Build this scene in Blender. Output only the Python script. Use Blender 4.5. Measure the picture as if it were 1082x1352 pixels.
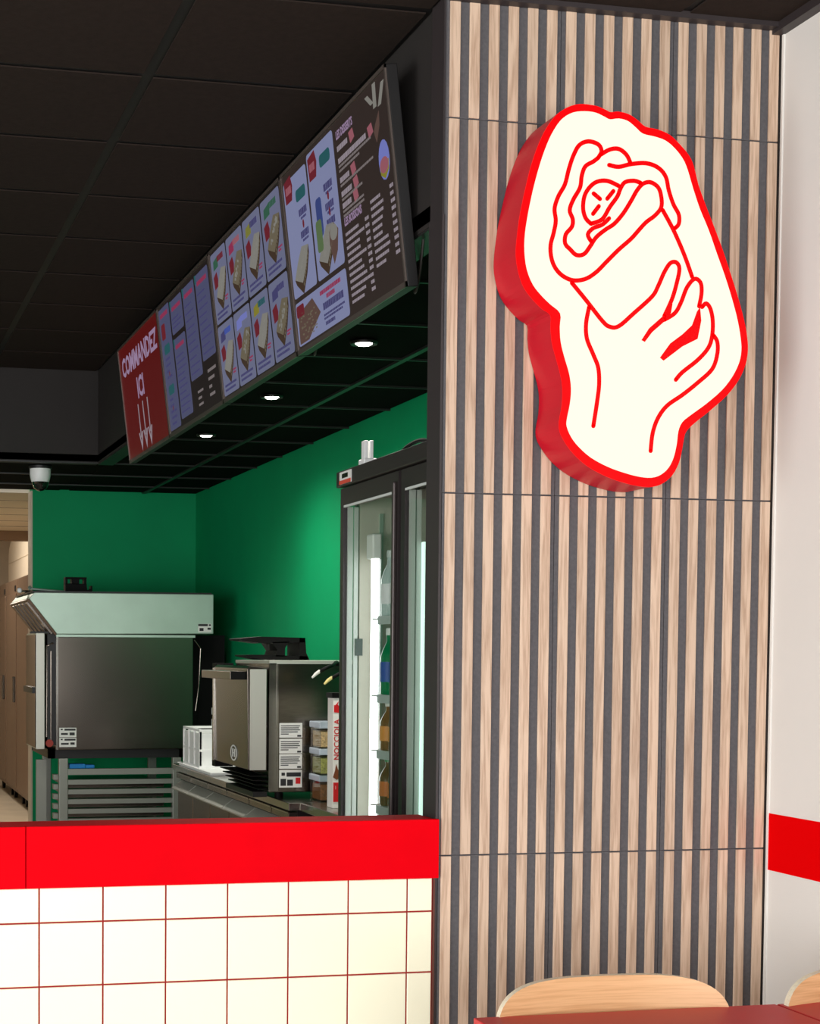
import bpy, bmesh, math, random
from mathutils import Vector, Matrix
random.seed(7)
scene = bpy.context.scene
COL = scene.collection
for _o in list(bpy.data.objects):
    bpy.data.objects.remove(_o, do_unlink=True)

# ------------------------------------------------------------------ camera
cam_d = bpy.data.cameras.new('camera')
cam_d.sensor_fit = 'HORIZONTAL'; cam_d.sensor_width = 36.0
cam_d.lens = 72.2; cam_d.shift_x = 0.2617; cam_d.shift_y = 0.2617
cam_d.clip_start = 0.05; cam_d.clip_end = 100
cam = bpy.data.objects.new('camera', cam_d); COL.objects.link(cam)
def cam_axes(yaw, pitch, roll):
    f = Vector((math.sin(yaw)*math.cos(pitch), math.cos(yaw)*math.cos(pitch), math.sin(pitch)))
    r = Vector((math.cos(yaw), -math.sin(yaw), 0)); u = r.cross(f)
    c, s = math.cos(roll), math.sin(roll)
    return c*r + s*u, -s*r + c*u, f
_r, _u, _f = cam_axes(0.214086, -0.0453937, 0.0044486)
cam.matrix_world = Matrix(((_r.x, _u.x, -_f.x, 0), (_r.y, _u.y, -_f.y, 0), (_r.z, _u.z, -_f.z, 1.5), (0, 0, 0, 1)))
scene.camera = cam

# ------------------------------------------------------------------ world, lights, exposure
W = bpy.data.worlds.new('world'); scene.world = W; W.use_nodes = True
W.node_tree.nodes['Background'].inputs[0].default_value = (0.92, 0.96, 1.0, 1)
W.node_tree.nodes['Background'].inputs[1].default_value = 0.9
def area(name, loc, target, sx, sy, power, color, spread=180):
    d = bpy.data.lights.new(name, 'AREA'); d.shape = 'RECTANGLE'; d.size = sx; d.size_y = sy
    d.energy = power; d.color = color; d.spread = math.radians(spread)
    o = bpy.data.objects.new(name, d); COL.objects.link(o); o.location = loc
    o.rotation_euler = (Vector(target) - Vector(loc)).to_track_quat('-Z', 'Y').to_euler()
    return o
# daylight through the shop front behind the camera
area('shop_window_daylight', (-0.8, -3.3, 1.45), (-0.8, 5, 1.45), 6.5, 2.5, 370, (0.98, 0.99, 1.0))
area('side_fill_light', (-4.6, 1.4, 1.15), (2, 3.0, 1.1), 4.5, 2.0, 260, (0.94, 0.97, 1.0))  # added fill lamp at the left wall, brightens the white right wall
scene.view_settings.view_transform = 'Standard'
scene.view_settings.look = 'None'
scene.view_settings.gamma = 1.0
scene.view_settings.use_curve_mapping = False
scene.view_settings.exposure = 0.0
scene.cycles.max_bounces = 8

KITCHEN_W = 60

# ------------------------------------------------------------------ helpers
def lin(c):
    return tuple((v/255/12.92 if v/255 <= .04045 else ((v/255+.055)/1.055)**2.4) for v in c)
def mat(name, rgb, rough=.5, metal=0, emit=None, estr=0, spec=.5, alpha=1, coat=0, noise=0, nscale=8, bump=0, bscale=60, stretch=(1, 1, 1)):
    m = bpy.data.materials.new(name); m.use_nodes = True
    nt = m.node_tree; b = nt.nodes['Principled BSDF']
    c = lin(rgb)
    b.inputs['Base Color'].default_value = (*c, 1)
    b.inputs['Roughness'].default_value = rough; b.inputs['Metallic'].default_value = metal
    b.inputs['Specular IOR Level'].default_value = spec
    b.inputs['Coat Weight'].default_value = coat
    if emit:
        b.inputs['Emission Color'].default_value = (*lin(emit), 1); b.inputs['Emission Strength'].default_value = estr
    if noise or bump:
        tc = nt.nodes.new('ShaderNodeTexCoord'); mp = nt.nodes.new('ShaderNodeMapping')
        mp.inputs['Scale'].default_value = stretch
        nt.links.new(tc.outputs['Object'], mp.inputs['Vector'])
        if noise:
            n = nt.nodes.new('ShaderNodeTexNoise'); n.inputs['Scale'].default_value = nscale; n.inputs['Detail'].default_value = 5
            nt.links.new(mp.outputs[0], n.inputs['Vector'])
            r = nt.nodes.new('ShaderNodeValToRGB')
            r.color_ramp.elements[0].position = .3; r.color_ramp.elements[1].position = .7
            r.color_ramp.elements[0].color = (*[v*(1-noise) for v in c], 1); r.color_ramp.elements[1].color = (*[min(1, v*(1+noise)) for v in c], 1)
            nt.links.new(n.outputs['Fac'], r.inputs['Fac']); nt.links.new(r.outputs['Color'], b.inputs['Base Color'])
        if bump:
            n2 = nt.nodes.new('ShaderNodeTexNoise'); n2.inputs['Scale'].default_value = bscale; n2.inputs['Detail'].default_value = 3
            nt.links.new(mp.outputs[0], n2.inputs['Vector'])
            bp = nt.nodes.new('ShaderNodeBump'); bp.inputs['Strength'].default_value = bump; bp.inputs['Distance'].default_value = .002
            nt.links.new(n2.outputs['Fac'], bp.inputs['Height']); nt.links.new(bp.outputs[0], b.inputs['Normal'])
    return m
def wood(name, c1, c2, scale, axis_scale, rough=.45, vary=.18, rings=26, ringw=.3):
    m = bpy.data.materials.new(name); m.use_nodes = True; nt = m.node_tree; b = nt.nodes['Principled BSDF']; L = nt.links.new
    def math_(op, a, v):
        n = nt.nodes.new('ShaderNodeMath'); n.operation = op; L(a, n.inputs[0])
        if isinstance(v, (int, float)): n.inputs[1].default_value = v
        else: L(v, n.inputs[1])
        return n.outputs[0]
    tc = nt.nodes.new('ShaderNodeTexCoord'); oi = nt.nodes.new('ShaderNodeObjectInfo')
    off = math_('MULTIPLY', oi.outputs['Random'], 37.0)
    add = nt.nodes.new('ShaderNodeVectorMath'); add.operation = 'ADD'; L(tc.outputs['Object'], add.inputs[0]); L(off, add.inputs[1])
    mp = nt.nodes.new('ShaderNodeMapping'); mp.inputs['Scale'].default_value = axis_scale; L(add.outputs[0], mp.inputs['Vector'])
    n1 = nt.nodes.new('ShaderNodeTexNoise'); n1.inputs['Scale'].default_value = scale; n1.inputs['Detail'].default_value = 1.5; L(mp.outputs[0], n1.inputs['Vector'])
    ring = math_('SINE', math_('MULTIPLY', n1.outputs['Fac'], rings*2.0), 0.0)        # growth-ring contours
    ring = math_('MULTIPLY', math_('ADD', ring, 1.0), .5)
    n2 = nt.nodes.new('ShaderNodeTexNoise'); n2.inputs['Scale'].default_value = scale*7; n2.inputs['Detail'].default_value = 6; L(mp.outputs[0], n2.inputs['Vector'])
    mix = math_('ADD', math_('MULTIPLY', ring, ringw), math_('MULTIPLY', n2.outputs['Fac'], 1-ringw))
    r = nt.nodes.new('ShaderNodeValToRGB'); r.color_ramp.elements[0].position = .18; r.color_ramp.elements[1].position = .62
    r.color_ramp.elements[0].color = (*lin(c1), 1); r.color_ramp.elements[1].color = (*lin(c2), 1); L(mix, r.inputs['Fac'])
    hs = nt.nodes.new('ShaderNodeHueSaturation'); L(r.outputs['Color'], hs.inputs['Color'])
    mr = nt.nodes.new('ShaderNodeMapRange'); mr.inputs[3].default_value = 1-vary*.6; mr.inputs[4].default_value = 1+vary*.4; L(oi.outputs['Random'], mr.inputs[0])
    L(mr.outputs[0], hs.inputs['Value']); L(hs.outputs['Color'], b.inputs['Base Color'])
    b.inputs['Roughness'].default_value = rough
    bp = nt.nodes.new('ShaderNodeBump'); bp.inputs['Strength'].default_value = .12; bp.inputs['Distance'].default_value = .001
    L(mix, bp.inputs['Height']); L(bp.outputs[0], b.inputs['Normal'])
    return m
def glassmat(name, tint=(246, 248, 245), rough=0.0):
    m = bpy.data.materials.new(name); m.use_nodes = True; nt = m.node_tree; L = nt.links.new
    out = nt.nodes['Material Output']; nt.nodes.remove(nt.nodes['Principled BSDF'])
    t = nt.nodes.new('ShaderNodeBsdfTransparent'); t.inputs[0].default_value = (*lin(tint), 1)
    g = nt.nodes.new('ShaderNodeBsdfGlossy'); g.inputs['Roughness'].default_value = rough
    mx = nt.nodes.new('ShaderNodeMixShader'); lw = nt.nodes.new('ShaderNodeLayerWeight'); lw.inputs[0].default_value = .5
    pw = nt.nodes.new('ShaderNodeMath'); pw.operation = 'POWER'; pw.inputs[1].default_value = 5; L(lw.outputs['Facing'], pw.inputs[0])
    ma = nt.nodes.new('ShaderNodeMath'); ma.operation = 'MULTIPLY_ADD'; ma.inputs[1].default_value = .7; ma.inputs[2].default_value = .03; L(pw.outputs[0], ma.inputs[0])
    L(ma.outputs[0], mx.inputs[0]); L(t.outputs[0], mx.inputs[1]); L(g.outputs[0], mx.inputs[2]); L(mx.outputs[0], out.inputs[0])
    return m

class MB:
    def __init__(s): s.v = []; s.f = []
    def add(s, vs, fs):
        k = len(s.v); s.v += [tuple(p) for p in vs]; s.f += [tuple(i+k for i in f) for f in fs]; return s
    def box(s, x0, x1, y0, y1, z0, z1):
        x0, x1 = sorted((x0, x1)); y0, y1 = sorted((y0, y1)); z0, z1 = sorted((z0, z1))
        return s.add([(x0,y0,z0),(x1,y0,z0),(x1,y1,z0),(x0,y1,z0),(x0,y0,z1),(x1,y0,z1),(x1,y1,z1),(x0,y1,z1)],
                     [(0,3,2,1),(4,5,6,7),(0,1,5,4),(1,2,6,5),(2,3,7,6),(3,0,4,7)])
    def prism(s, pts, axis, a0, a1):
        n = len(pts)
        def P(p, a):
            return {'x': (a, p[0], p[1]), 'y': (p[0], a, p[1]), 'z': (p[0], p[1], a)}[axis]
        vs = [P(p, a0) for p in pts] + [P(p, a1) for p in pts]
        fs = [tuple(range(n)), tuple(range(2*n-1, n-1, -1))] + [(i, i+n, (i+1) % n+n, (i+1) % n) for i in range(n)]
        return s.add(vs, fs)
    def cyl(s, p0, p1, r0, r1=None, n=16):
        r1 = r0 if r1 is None else r1
        p0 = Vector(p0); p1 = Vector(p1); d = (p1-p0).normalized()
        a = d.orthogonal().normalized(); b = d.cross(a)
        vs = []
        for p, r in ((p0, r0), (p1, r1)):
            vs += [p + r*(math.cos(2*math.pi*i/n)*a + math.sin(2*math.pi*i/n)*b) for i in range(n)]
        fs = [tuple(range(n-1, -1, -1)), tuple(range(n, 2*n))] + [(i, (i+1) % n, (i+1) % n+n, i+n) for i in range(n)]
        return s.add(vs, fs)
    def lathe(s, prof, c, n=20):
        cx, cy, cz = c; m = len(prof); vs = []
        for r, z in prof:
            vs += [(cx+r*math.cos(2*math.pi*i/n), cy+r*math.sin(2*math.pi*i/n), cz+z) for i in range(n)]
        fs = [(j*n+i, j*n+(i+1) % n, (j+1)*n+(i+1) % n, (j+1)*n+i) for j in range(m-1) for i in range(n)]
        fs += [tuple(range(n-1, -1, -1)), tuple(range((m-1)*n, m*n))]
        return s.add(vs, fs)
    def tube(s, path, r, n=8):
        pts = [Vector(p) for p in path]; m = len(pts); vs = []
        up = Vector((0.13, 0.2, 1)).normalized()
        for i, p in enumerate(pts):
            d = (pts[min(i+1, m-1)] - pts[max(i-1, 0)]).normalized()
            a = d.cross(up)
            a = (a if a.length > 1e-4 else d.orthogonal()).normalized(); b = d.cross(a)
            rr = r[i] if isinstance(r, (list, tuple)) else r
            vs += [p + rr*(math.cos(2*math.pi*k/n)*a + math.sin(2*math.pi*k/n)*b) for k in range(n)]
        fs = [(j*n+i, j*n+(i+1) % n, (j+1)*n+(i+1) % n, (j+1)*n+i) for j in range(m-1) for i in range(n)]
        fs += [tuple(range(n-1, -1, -1)), tuple(range((m-1)*n, m*n))]
        return s.add(vs, fs)
    def mesh(s, name, material, org=(0, 0, 0), smooth=False, bevel=0, seg=2):
        me = bpy.data.meshes.new(name); ox, oy, oz = org
        me.from_pydata([(x-ox, y-oy, z-oz) for x, y, z in s.v], [], s.f)
        bm = bmesh.new(); bm.from_mesh(me)
        if bevel:
            es = [e for e in bm.edges if len(e.link_faces) == 2 and e.calc_face_angle(0) > .6]
            bmesh.ops.bevel(bm, geom=es, offset=bevel, segments=seg, affect='EDGES', profile=.5, clamp_overlap=True)
        bmesh.ops.recalc_face_normals(bm, faces=bm.faces)
        ng = [f for f in bm.faces if len(f.verts) > 4]
        if ng: bmesh.ops.triangulate(bm, faces=ng)
        for f in bm.faces: f.smooth = smooth
        bm.to_mesh(me); bm.free()
        if smooth:
            try: me.set_sharp_from_angle(angle=math.radians(40))
            except Exception: pass
        me.materials.append(material)
        return me
ORG = {}
def link(name, me, parent=None, loc=(0, 0, 0), org=None):
    o = bpy.data.objects.new(name, me); COL.objects.link(o); o.location = loc
    if parent: o.parent = parent
    ORG[o.name] = org if org is not None else (ORG[parent.name] if parent else (0, 0, 0))
    return o
def part(name, mb, material, parent, **kw):
    org = ORG[parent.name]
    lab = kw.pop('label', None)
    o = link(name, mb.mesh(name, material, org=org, **kw), parent)
    if lab: o['label'] = lab
    return o
def thing(name, label, cat, loc, group=None):
    o = bpy.data.objects.new(name, None); COL.objects.link(o); o.location = loc; o.empty_display_size = .05
    ORG[o.name] = tuple(loc); o['label'] = label; o['category'] = cat
    if group: o['group'] = group
    return o
def single(name, mb, material, label, cat, group=None, loc=(0, 0, 0), **kw):
    o = link(name, mb.mesh(name, material, org=loc, **kw), None, loc, org=tuple(loc))
    o['label'] = label; o['category'] = cat
    if group: o['group'] = group
    return o
def struct(name, mb, material, label=None, **kw):
    o = link(name, mb.mesh(name, material, **kw)); o['kind'] = 'structure'
    if label: o['label'] = label
    return o
def smooth_path(pts, k=6, closed=False):
    P = [Vector((*p, 0)) if len(p) == 2 else Vector(p) for p in pts]; n = len(P); out = []
    if n == 2: return P
    for i in range(n if closed else n-1):
        if closed: a, b, c, d = P[i-1], P[i], P[(i+1) % n], P[(i+2) % n]
        else: a, b, c, d = P[max(i-1, 0)], P[i], P[i+1], P[min(i+2, n-1)]
        for j in range(k):
            t = j/k
            out.append(.5*((2*b) + (c-a)*t + (2*a-5*b+4*c-d)*t*t + (3*b-a-3*c+d)*t**3))
    if not closed: out.append(P[-1])
    return out
def text_mb(body, size, align='CENTER', sx=1.0, weight=0.0):
    cu = bpy.data.curves.new('lettering', 'FONT'); cu.body = body; cu.size = size; cu.align_x = align; cu.align_y = 'CENTER'
    cu.offset = weight; cu.resolution_u = 2; cu.fill_mode = 'FRONT'
    o = bpy.data.objects.new('lettering', cu); COL.objects.link(o)
    dg = bpy.context.evaluated_depsgraph_get(); me = o.evaluated_get(dg).to_mesh()
    vs = [(v.co.x*sx, v.co.y) for v in me.vertices]; fs = [tuple(p.vertices) for p in me.polygons]
    o.evaluated_get(dg).to_mesh_clear(); bpy.data.objects.remove(o, do_unlink=True); bpy.data.curves.remove(cu)
    return vs, fs

# ------------------------------------------------------------------ materials
M = {}
M['slat'] = wood('oak_slat', (170, 138, 114), (212, 184, 160), 1.5, (30, 30, 1.6), .5, .16, 12, .28)
M['ply_face'] = wood('oak_veneer', (204, 150, 98), (232, 184, 132), 1.0, (1.3, 4, 42), .38, .06, 10, .2)
M['ply_edge'] = mat('ply_edge', (250, 236, 208), .5, noise=.12, nscale=300, stretch=(.05, 1, 1))
M['felt'] = mat('grey_felt', (88, 86, 89), .9, noise=.12, nscale=120, bump=.3, bscale=400)
M['seam'] = mat('dark_gap', (34, 26, 22), .9)
M['black_paint'] = mat('black_paint', (34, 29, 27), .75, noise=.08, nscale=6)
M['black_trim'] = mat('black_trim', (50, 43, 44), .5)
M['ceil_tile'] = mat('black_mineral_tile', (46, 38, 34), .95, spec=.1, noise=.1, nscale=40, bump=.35, bscale=150)
M['ceil_grid'] = mat('black_grid', (8, 7, 7), .6)
M['kceil_tile'] = mat('kitchen_black_tile', (8, 8, 7), .9, spec=.05, bump=.2, bscale=120)
M['kceil_grid'] = mat('kitchen_grid_metal', (38, 38, 36), .4, spec=.4)
M['green'] = mat('green_wall_paint', (0, 146, 90), .65, spec=.2, noise=.05, nscale=3, bump=.08, bscale=200)
M['white_wall'] = mat('white_wall_paint', (228, 224, 218), .7, noise=.015, nscale=4, bump=.1, bscale=260)
M['red_paint'] = mat('red_wall_paint', (232, 0, 4), .8, spec=.02)
M['red_board'] = mat('red_counter_board', (224, 0, 16), .6, spec=.03, noise=.05, nscale=5)
M['red_grout'] = mat('red_grout', (150, 18, 18), .9)
M['cream_tile'] = mat('cream_tile', (247, 244, 218), .25, spec=.5)
M['floor'] = mat('beige_floor', (190, 178, 158), .5, noise=.08, nscale=4)
M['beige'] = mat('beige_paint', (205, 190, 168), .7, noise=.05, nscale=5)
M['red_side'] = mat('sign_side_red', (204, 4, 36), .4, spec=.3)
M['sign_face'] = mat('sign_lit_face', (40, 40, 38), .4, emit=(255, 252, 228), estr=1.07, spec=.2)
M['sign_red'] = mat('sign_lit_red', (120, 0, 4), .4, emit=(252, 0, 4), estr=.95, spec=.1)
M['steel'] = mat('brushed_steel', (168, 164, 156), .22, 1, noise=.08, nscale=20, stretch=(1, 1, 12))
M['steel_dark'] = mat('dark_brushed_steel', (120, 112, 104), .24, 1, noise=.1, nscale=20, stretch=(1, 1, 10))
M['steel_matt'] = mat('pale_matt_steel', (186, 206, 192), .45, .7, noise=.05, nscale=6)  # green tint imitates the green walls reflected in the hood
M['steel_pale'] = mat('pale_neutral_steel', (206, 204, 194), .45, .6)
M['steel_satin'] = mat('satin_steel', (150, 152, 144), .5, .8)
M['black_metal'] = mat('black_metal', (22, 20, 20), .45)
M['black_plastic'] = mat('black_plastic', (9, 8, 8), .6, spec=.15)
M['white_plastic'] = mat('white_plastic', (238, 238, 236), .4)
M['fridge_frame'] = mat('fridge_charcoal', (46, 40, 40), .4)
M['fridge_in'] = mat('fridge_liner', (190, 184, 172), .5)
M['led'] = mat('led_tube', (255, 255, 255), .4, emit=(246, 252, 255), estr=5.0)
M['led_mirrored'] = mat('led_reflection', (230, 255, 250), .4, emit=(214, 248, 238), estr=1.2)
M['glass'] = glassmat('clear_glass')
M['gasket'] = mat('pale_gasket', (205, 210, 205), .4)
M['table_red'] = mat('red_table_laminate', (205, 28, 40), .4, spec=.3, noise=.04, nscale=3)
M['label_white'] = mat('paper_label', (226, 226, 220), .6)
M['ink'] = mat('black_ink', (36, 36, 38), .6)
M['red_ink'] = mat('red_ink', (206, 20, 26), .55)
M['blue'] = mat('blue_cloth', (20, 120, 190), .7)
M['brown_panel'] = mat('tan_cabinet', (126, 104, 86), .4, .3)
def screen_mat(name, rgb, e=1.0):
    return mat(name, (10, 10, 10), .3, emit=rgb, estr=e, spec=.25)

# ---- sign outlines, metres about the sign centre
SIGN_OUTER = [(-0.1506, 0.4912), (-0.116, 0.4889), (-0.0927, 0.4815), (-0.081, 0.4774), (-0.0617, 0.4802), (-0.0345, 0.4759), (-0.0109, 0.4634), (0.0089, 0.45), (0.0403, 0.4459), (0.0719, 0.4353), (0.0999, 0.4138), (0.1241, 0.3891), (0.1365, 0.365), (0.1492, 0.3229), (0.1701, 0.2741), (0.1927, 0.2253), (0.2162, 0.1727), (0.2373, 0.1197), (0.2587, 0.063), (0.276, 0.0095), (0.2858, -0.0336), (0.2881, -0.0661), (0.2824, -0.0991), (0.2654, -0.1361), (0.2355, -0.1736), (0.192, -0.2115), (0.1526, -0.2418), (0.1291, -0.2644), (0.1231, -0.2826), (0.118, -0.3118), (0.1106, -0.3409), (0.0953, -0.3689), (0.0718, -0.3891), (0.0442, -0.3992), (0.0087, -0.3986), (-0.0347, -0.3904), (-0.078, -0.3772), (-0.1252, -0.3548), (-0.1605, -0.3273), (-0.1841, -0.2995), (-0.1976, -0.275), (-0.1995, -0.2502), (-0.1932, -0.2144), (-0.1923, -0.1718), (-0.1982, -0.1401), (-0.2103, -0.1016), (-0.2208, -0.0667), (-0.2244, -0.0315), (-0.2256, -0.0033), (-0.2464, 0.0098), (-0.2696, 0.0298), (-0.2928, 0.0567), (-0.307, 0.091), (-0.3144, 0.1327), (-0.3113, 0.1818), (-0.3044, 0.2312), (-0.2924, 0.2878), (-0.278, 0.3446), (-0.2598, 0.3946), (-0.2414, 0.4308), (-0.219, 0.4604), (-0.1964, 0.4774), (-0.1736, 0.4874)]
SIGN_INNER = [(-0.1465, 0.474), (-0.1195, 0.4725), (-0.0963, 0.4643), (-0.083, 0.4597), (-0.0614, 0.4633), (-0.0381, 0.4594), (-0.0184, 0.4467), (0.0014, 0.4325), (0.0328, 0.4276), (0.0604, 0.4203), (0.0843, 0.4042), (0.1061, 0.3808), (0.1192, 0.3553), (0.1335, 0.3148), (0.1528, 0.2659), (0.1769, 0.2172), (0.2004, 0.161), (0.2215, 0.1117), (0.2427, 0.055), (0.2583, 0.0051), (0.2673, -0.038), (0.2695, -0.0669), (0.2637, -0.0962), (0.2466, -0.1296), (0.2192, -0.1633), (0.1781, -0.1975), (0.1402, -0.2242), (0.1167, -0.2431), (0.1068, -0.2651), (0.1034, -0.2941), (0.096, -0.3269), (0.083, -0.3526), (0.0635, -0.3698), (0.0399, -0.3776), (0.0083, -0.3763), (-0.0312, -0.368), (-0.0745, -0.3548), (-0.1177, -0.3346), (-0.1491, -0.3105), (-0.1688, -0.2883), (-0.1808, -0.2638), (-0.1811, -0.246), (-0.1739, -0.2102), (-0.1714, -0.1745), (-0.1766, -0.1392), (-0.1895, -0.1007), (-0.1993, -0.0658), (-0.2022, -0.0305), (-0.2019, 0.0013), (-0.2275, 0.0213), (-0.2507, 0.0412), (-0.2717, 0.0648), (-0.2874, 0.0991), (-0.294, 0.1408), (-0.2931, 0.1829), (-0.2855, 0.2323), (-0.2734, 0.289), (-0.2576, 0.3459), (-0.2408, 0.3925), (-0.2238, 0.4265), (-0.2036, 0.4531), (-0.1771, 0.469)]
SIGN_LINES = [
    ('wrap_fold_line', [(-0.1124, 0.3682), (-0.1042, 0.3843), (-0.1129, 0.3992), (-0.1377, 0.4045), (-0.1606, 0.3945), (-0.1755, 0.3689), (-0.1865, 0.3366), (-0.1959, 0.3009), (-0.2122, 0.2718), (-0.221, 0.2432), (-0.2175, 0.2153), (-0.2224, 0.1869), (-0.2296, 0.1584), (-0.2276, 0.1304), (-0.2173, 0.1063), (-0.1979, 0.0883), (-0.1709, 0.0792), (-0.1401, 0.0843), (-0.1133, 0.1013), (-0.0867, 0.1275), (-0.0561, 0.1575), (-0.0254, 0.1841), (-0.0062, 0.2051), (0.013, 0.2254), (0.0362, 0.2432), (0.0516, 0.2633), (0.0511, 0.2882), (0.0428, 0.309), (0.023, 0.3198), (0.0035, 0.3151), (-0.0118, 0.2985), (-0.0269, 0.2727), (-0.0459, 0.2432), (-0.0688, 0.2171), (-0.0918, 0.2016), (-0.1147, 0.1826), (-0.1298, 0.1605), (-0.1449, 0.142), (-0.1641, 0.1388), (-0.1797, 0.1507), (-0.1929, 0.164), (-0.1917, 0.1852), (-0.1767, 0.2037), (-0.1747, 0.2214), (-0.1827, 0.242), (-0.1739, 0.2672), (-0.1574, 0.2963), (-0.1533, 0.3247), (-0.1444, 0.3464), (-0.1254, 0.3582), (-0.1124, 0.3682)]) ,
    ('leaf_cap_line', [(-0.1064, 0.3757), (-0.0834, 0.3892), (-0.0602, 0.3922), (-0.0405, 0.3801), (-0.0301, 0.3624)]) ,
    ('leaf_edge_line', [(-0.0843, 0.3532), (-0.0595, 0.3506), (-0.0285, 0.359), (0.0105, 0.3637), (0.042, 0.3552), (0.062, 0.3352), (0.0705, 0.3037), (0.0829, 0.2724), (0.0976, 0.2483), (0.098, 0.2269), (0.088, 0.2156)]) ,
    ('filling_circle_line', [(-0.0587, 0.3061), (-0.0899, 0.3161), (-0.1207, 0.3092), (-0.1434, 0.2831), (-0.149, 0.2511), (-0.1425, 0.2268), (-0.1283, 0.2136)]) ,
    ('filling_curve_line', [(-0.1283, 0.2136), (-0.1, 0.2258), (-0.0811, 0.2552), (-0.0621, 0.2812), (-0.0547, 0.2993), (-0.0433, 0.3156), (-0.02, 0.3206), (-0.0027, 0.3168)]) ,
    ('filling_lobe_line', [(-0.1277, 0.1733), (-0.1357, 0.1884), (-0.1228, 0.2033), (-0.0997, 0.2131), (-0.0822, 0.229)]) ,
    ('filling_dash', [(-0.1226, 0.2844), (-0.1062, 0.2728)]) ,
    ('filling_dash', [(-0.0724, 0.2932), (-0.0876, 0.2746)]) ,
    ('filling_dash', [(-0.109, 0.2557), (-0.1233, 0.2371)]) ,
    ('wrap_body_line', [(-0.1746, 0.0733), (-0.1393, 0.0362), (-0.0959, -0.0114), (-0.0763, -0.0247), (-0.0529, -0.0222), (-0.0144, 0.0102), (0.0319, 0.0518), (0.0472, 0.0776), (0.0623, 0.1105), (0.0777, 0.1328), (0.0935, 0.1351), (0.1017, 0.1198), (0.0945, 0.0835), (0.0833, 0.0471), (0.0643, 0.0068)]) ,
    ('finger_line', [(0.0645, -0.0018), (0.0918, 0.0153), (0.1072, 0.0411), (0.1223, 0.0778), (0.1418, 0.0989), (0.1579, 0.0904), (0.1608, 0.0654), (0.155, 0.0348)]) ,
    ('finger_line', [(0.163, 0.0331), (0.1732, 0.0422), (0.1847, 0.0305), (0.1917, 0.002), (0.1908, -0.0342), (0.181, -0.0635), (0.1536, -0.0936), (0.1144, -0.124), (0.0973, -0.1427)]) ,
    ('finger_line', [(0.194, -0.0326), (0.2047, -0.048), (0.2053, -0.0769), (0.1924, -0.1136), (0.1547, -0.1477), (0.1154, -0.1781), (0.0762, -0.2048), (0.053, -0.2344), (0.0395, -0.2709), (0.0348, -0.3143)]) ,
    ('wrap_side_line', [(0.0556, 0.2564), (0.0841, 0.2118), (0.1129, 0.1562), (0.1353, 0.1036)]) ,
    ('arm_line', [(-0.1298, 0.0189), (-0.1369, -0.0204), (-0.134, -0.0558), (-0.1179, -0.0906), (-0.1042, -0.1221), (-0.1012, -0.1612), (-0.1059, -0.2042), (-0.1143, -0.2601)]) ,
]
SIGN_FILLS = [  # filled red wedges of the drawn hand
    ('finger_wedge', [(0.0063, -0.0524), (0.0254, -0.0237), (0.0604, 0.0066), (0.0795, 0.0398), (0.0851, 0.0365), (0.0815, 0.0148), (0.063, -0.0076), (0.0335, -0.0326), (0.015, -0.0563)]) ,
    ('finger_wedge', [(0.0551, -0.0919), (0.0813, -0.057), (0.1126, -0.0341), (0.1376, -0.0113), (0.1497, 0.0216), (0.1575, 0.0328), (0.1613, 0.0006), (0.1526, -0.0431), (0.1132, -0.0628), (0.0647, -0.0987)]) ,
]

# ------------------------------------------------------------------ structure
FY = 3.786        # plane of the slatted pillar and of the tiled counter front
CZ, KZ = 3.07, 2.555
BX = 1.437        # plane of the bulkhead that carries the menu screens
BY = 9.22         # rear bulkhead
RW = 2.32         # white wall right of the pillar
GW = 2.36         # green kitchen wall on the right
KB = 10.87        # green rear wall
struct('floor', MB().box(-5, 3.1, -3.6, 19.5, -.06, 0), M['floor'])

# main ceiling: a dark backing with one board per grid field
ceil = struct('ceiling', MB().box(-5, 3.1, -3.6, FY+.1, CZ+.006, CZ+.06).box(-5, BX, FY+.1, BY, CZ+.006, CZ+.06), M['ceil_grid'])
YL = [BY, 8.69, 8.09, 7.49] + [6.88-.598*i for i in range(13)]
XL = [BX, .837, .237, -.363, -.963, -1.563, -2.163]
tile_cache = {}
def ceiling_tile(parent, x0, x1, y0, y1, z, m, g=.013):
    w, d = round(x1-x0-2*g, 3), round(y1-y0-2*g, 3)
    key = (w, d, m.name)
    if key not in tile_cache:
        tile_cache[key] = MB().box(-w/2, w/2, -d/2, d/2, 0, .004).mesh('ceiling_tile', m)
    return link('ceiling_tile', tile_cache[key], parent, ((x0+x1)/2, (y0+y1)/2, z))
for i in range(len(XL)-1):
    for j in range(len(YL)-1):
        ceiling_tile(ceil, XL[i+1], XL[i], YL[j+1], YL[j], CZ, M['ceil_tile'], .016)
XR = [BX, 2.037, RW]
for i in range(2):
    yy = [FY+.02] + [3.29-.598*k for k in range(7)]
    for j in range(len(yy)-1):
        ceiling_tile(ceil, XR[i], XR[i+1], yy[j+1], yy[j], CZ, M['ceil_tile'])
part('perimeter_trim', MB().box(RW-.03, RW, .6, FY, CZ-.022, CZ+.005).box(BX, RW, FY-.03, FY, CZ-.012, CZ+.005), M['black_trim'], ceil)

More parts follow.
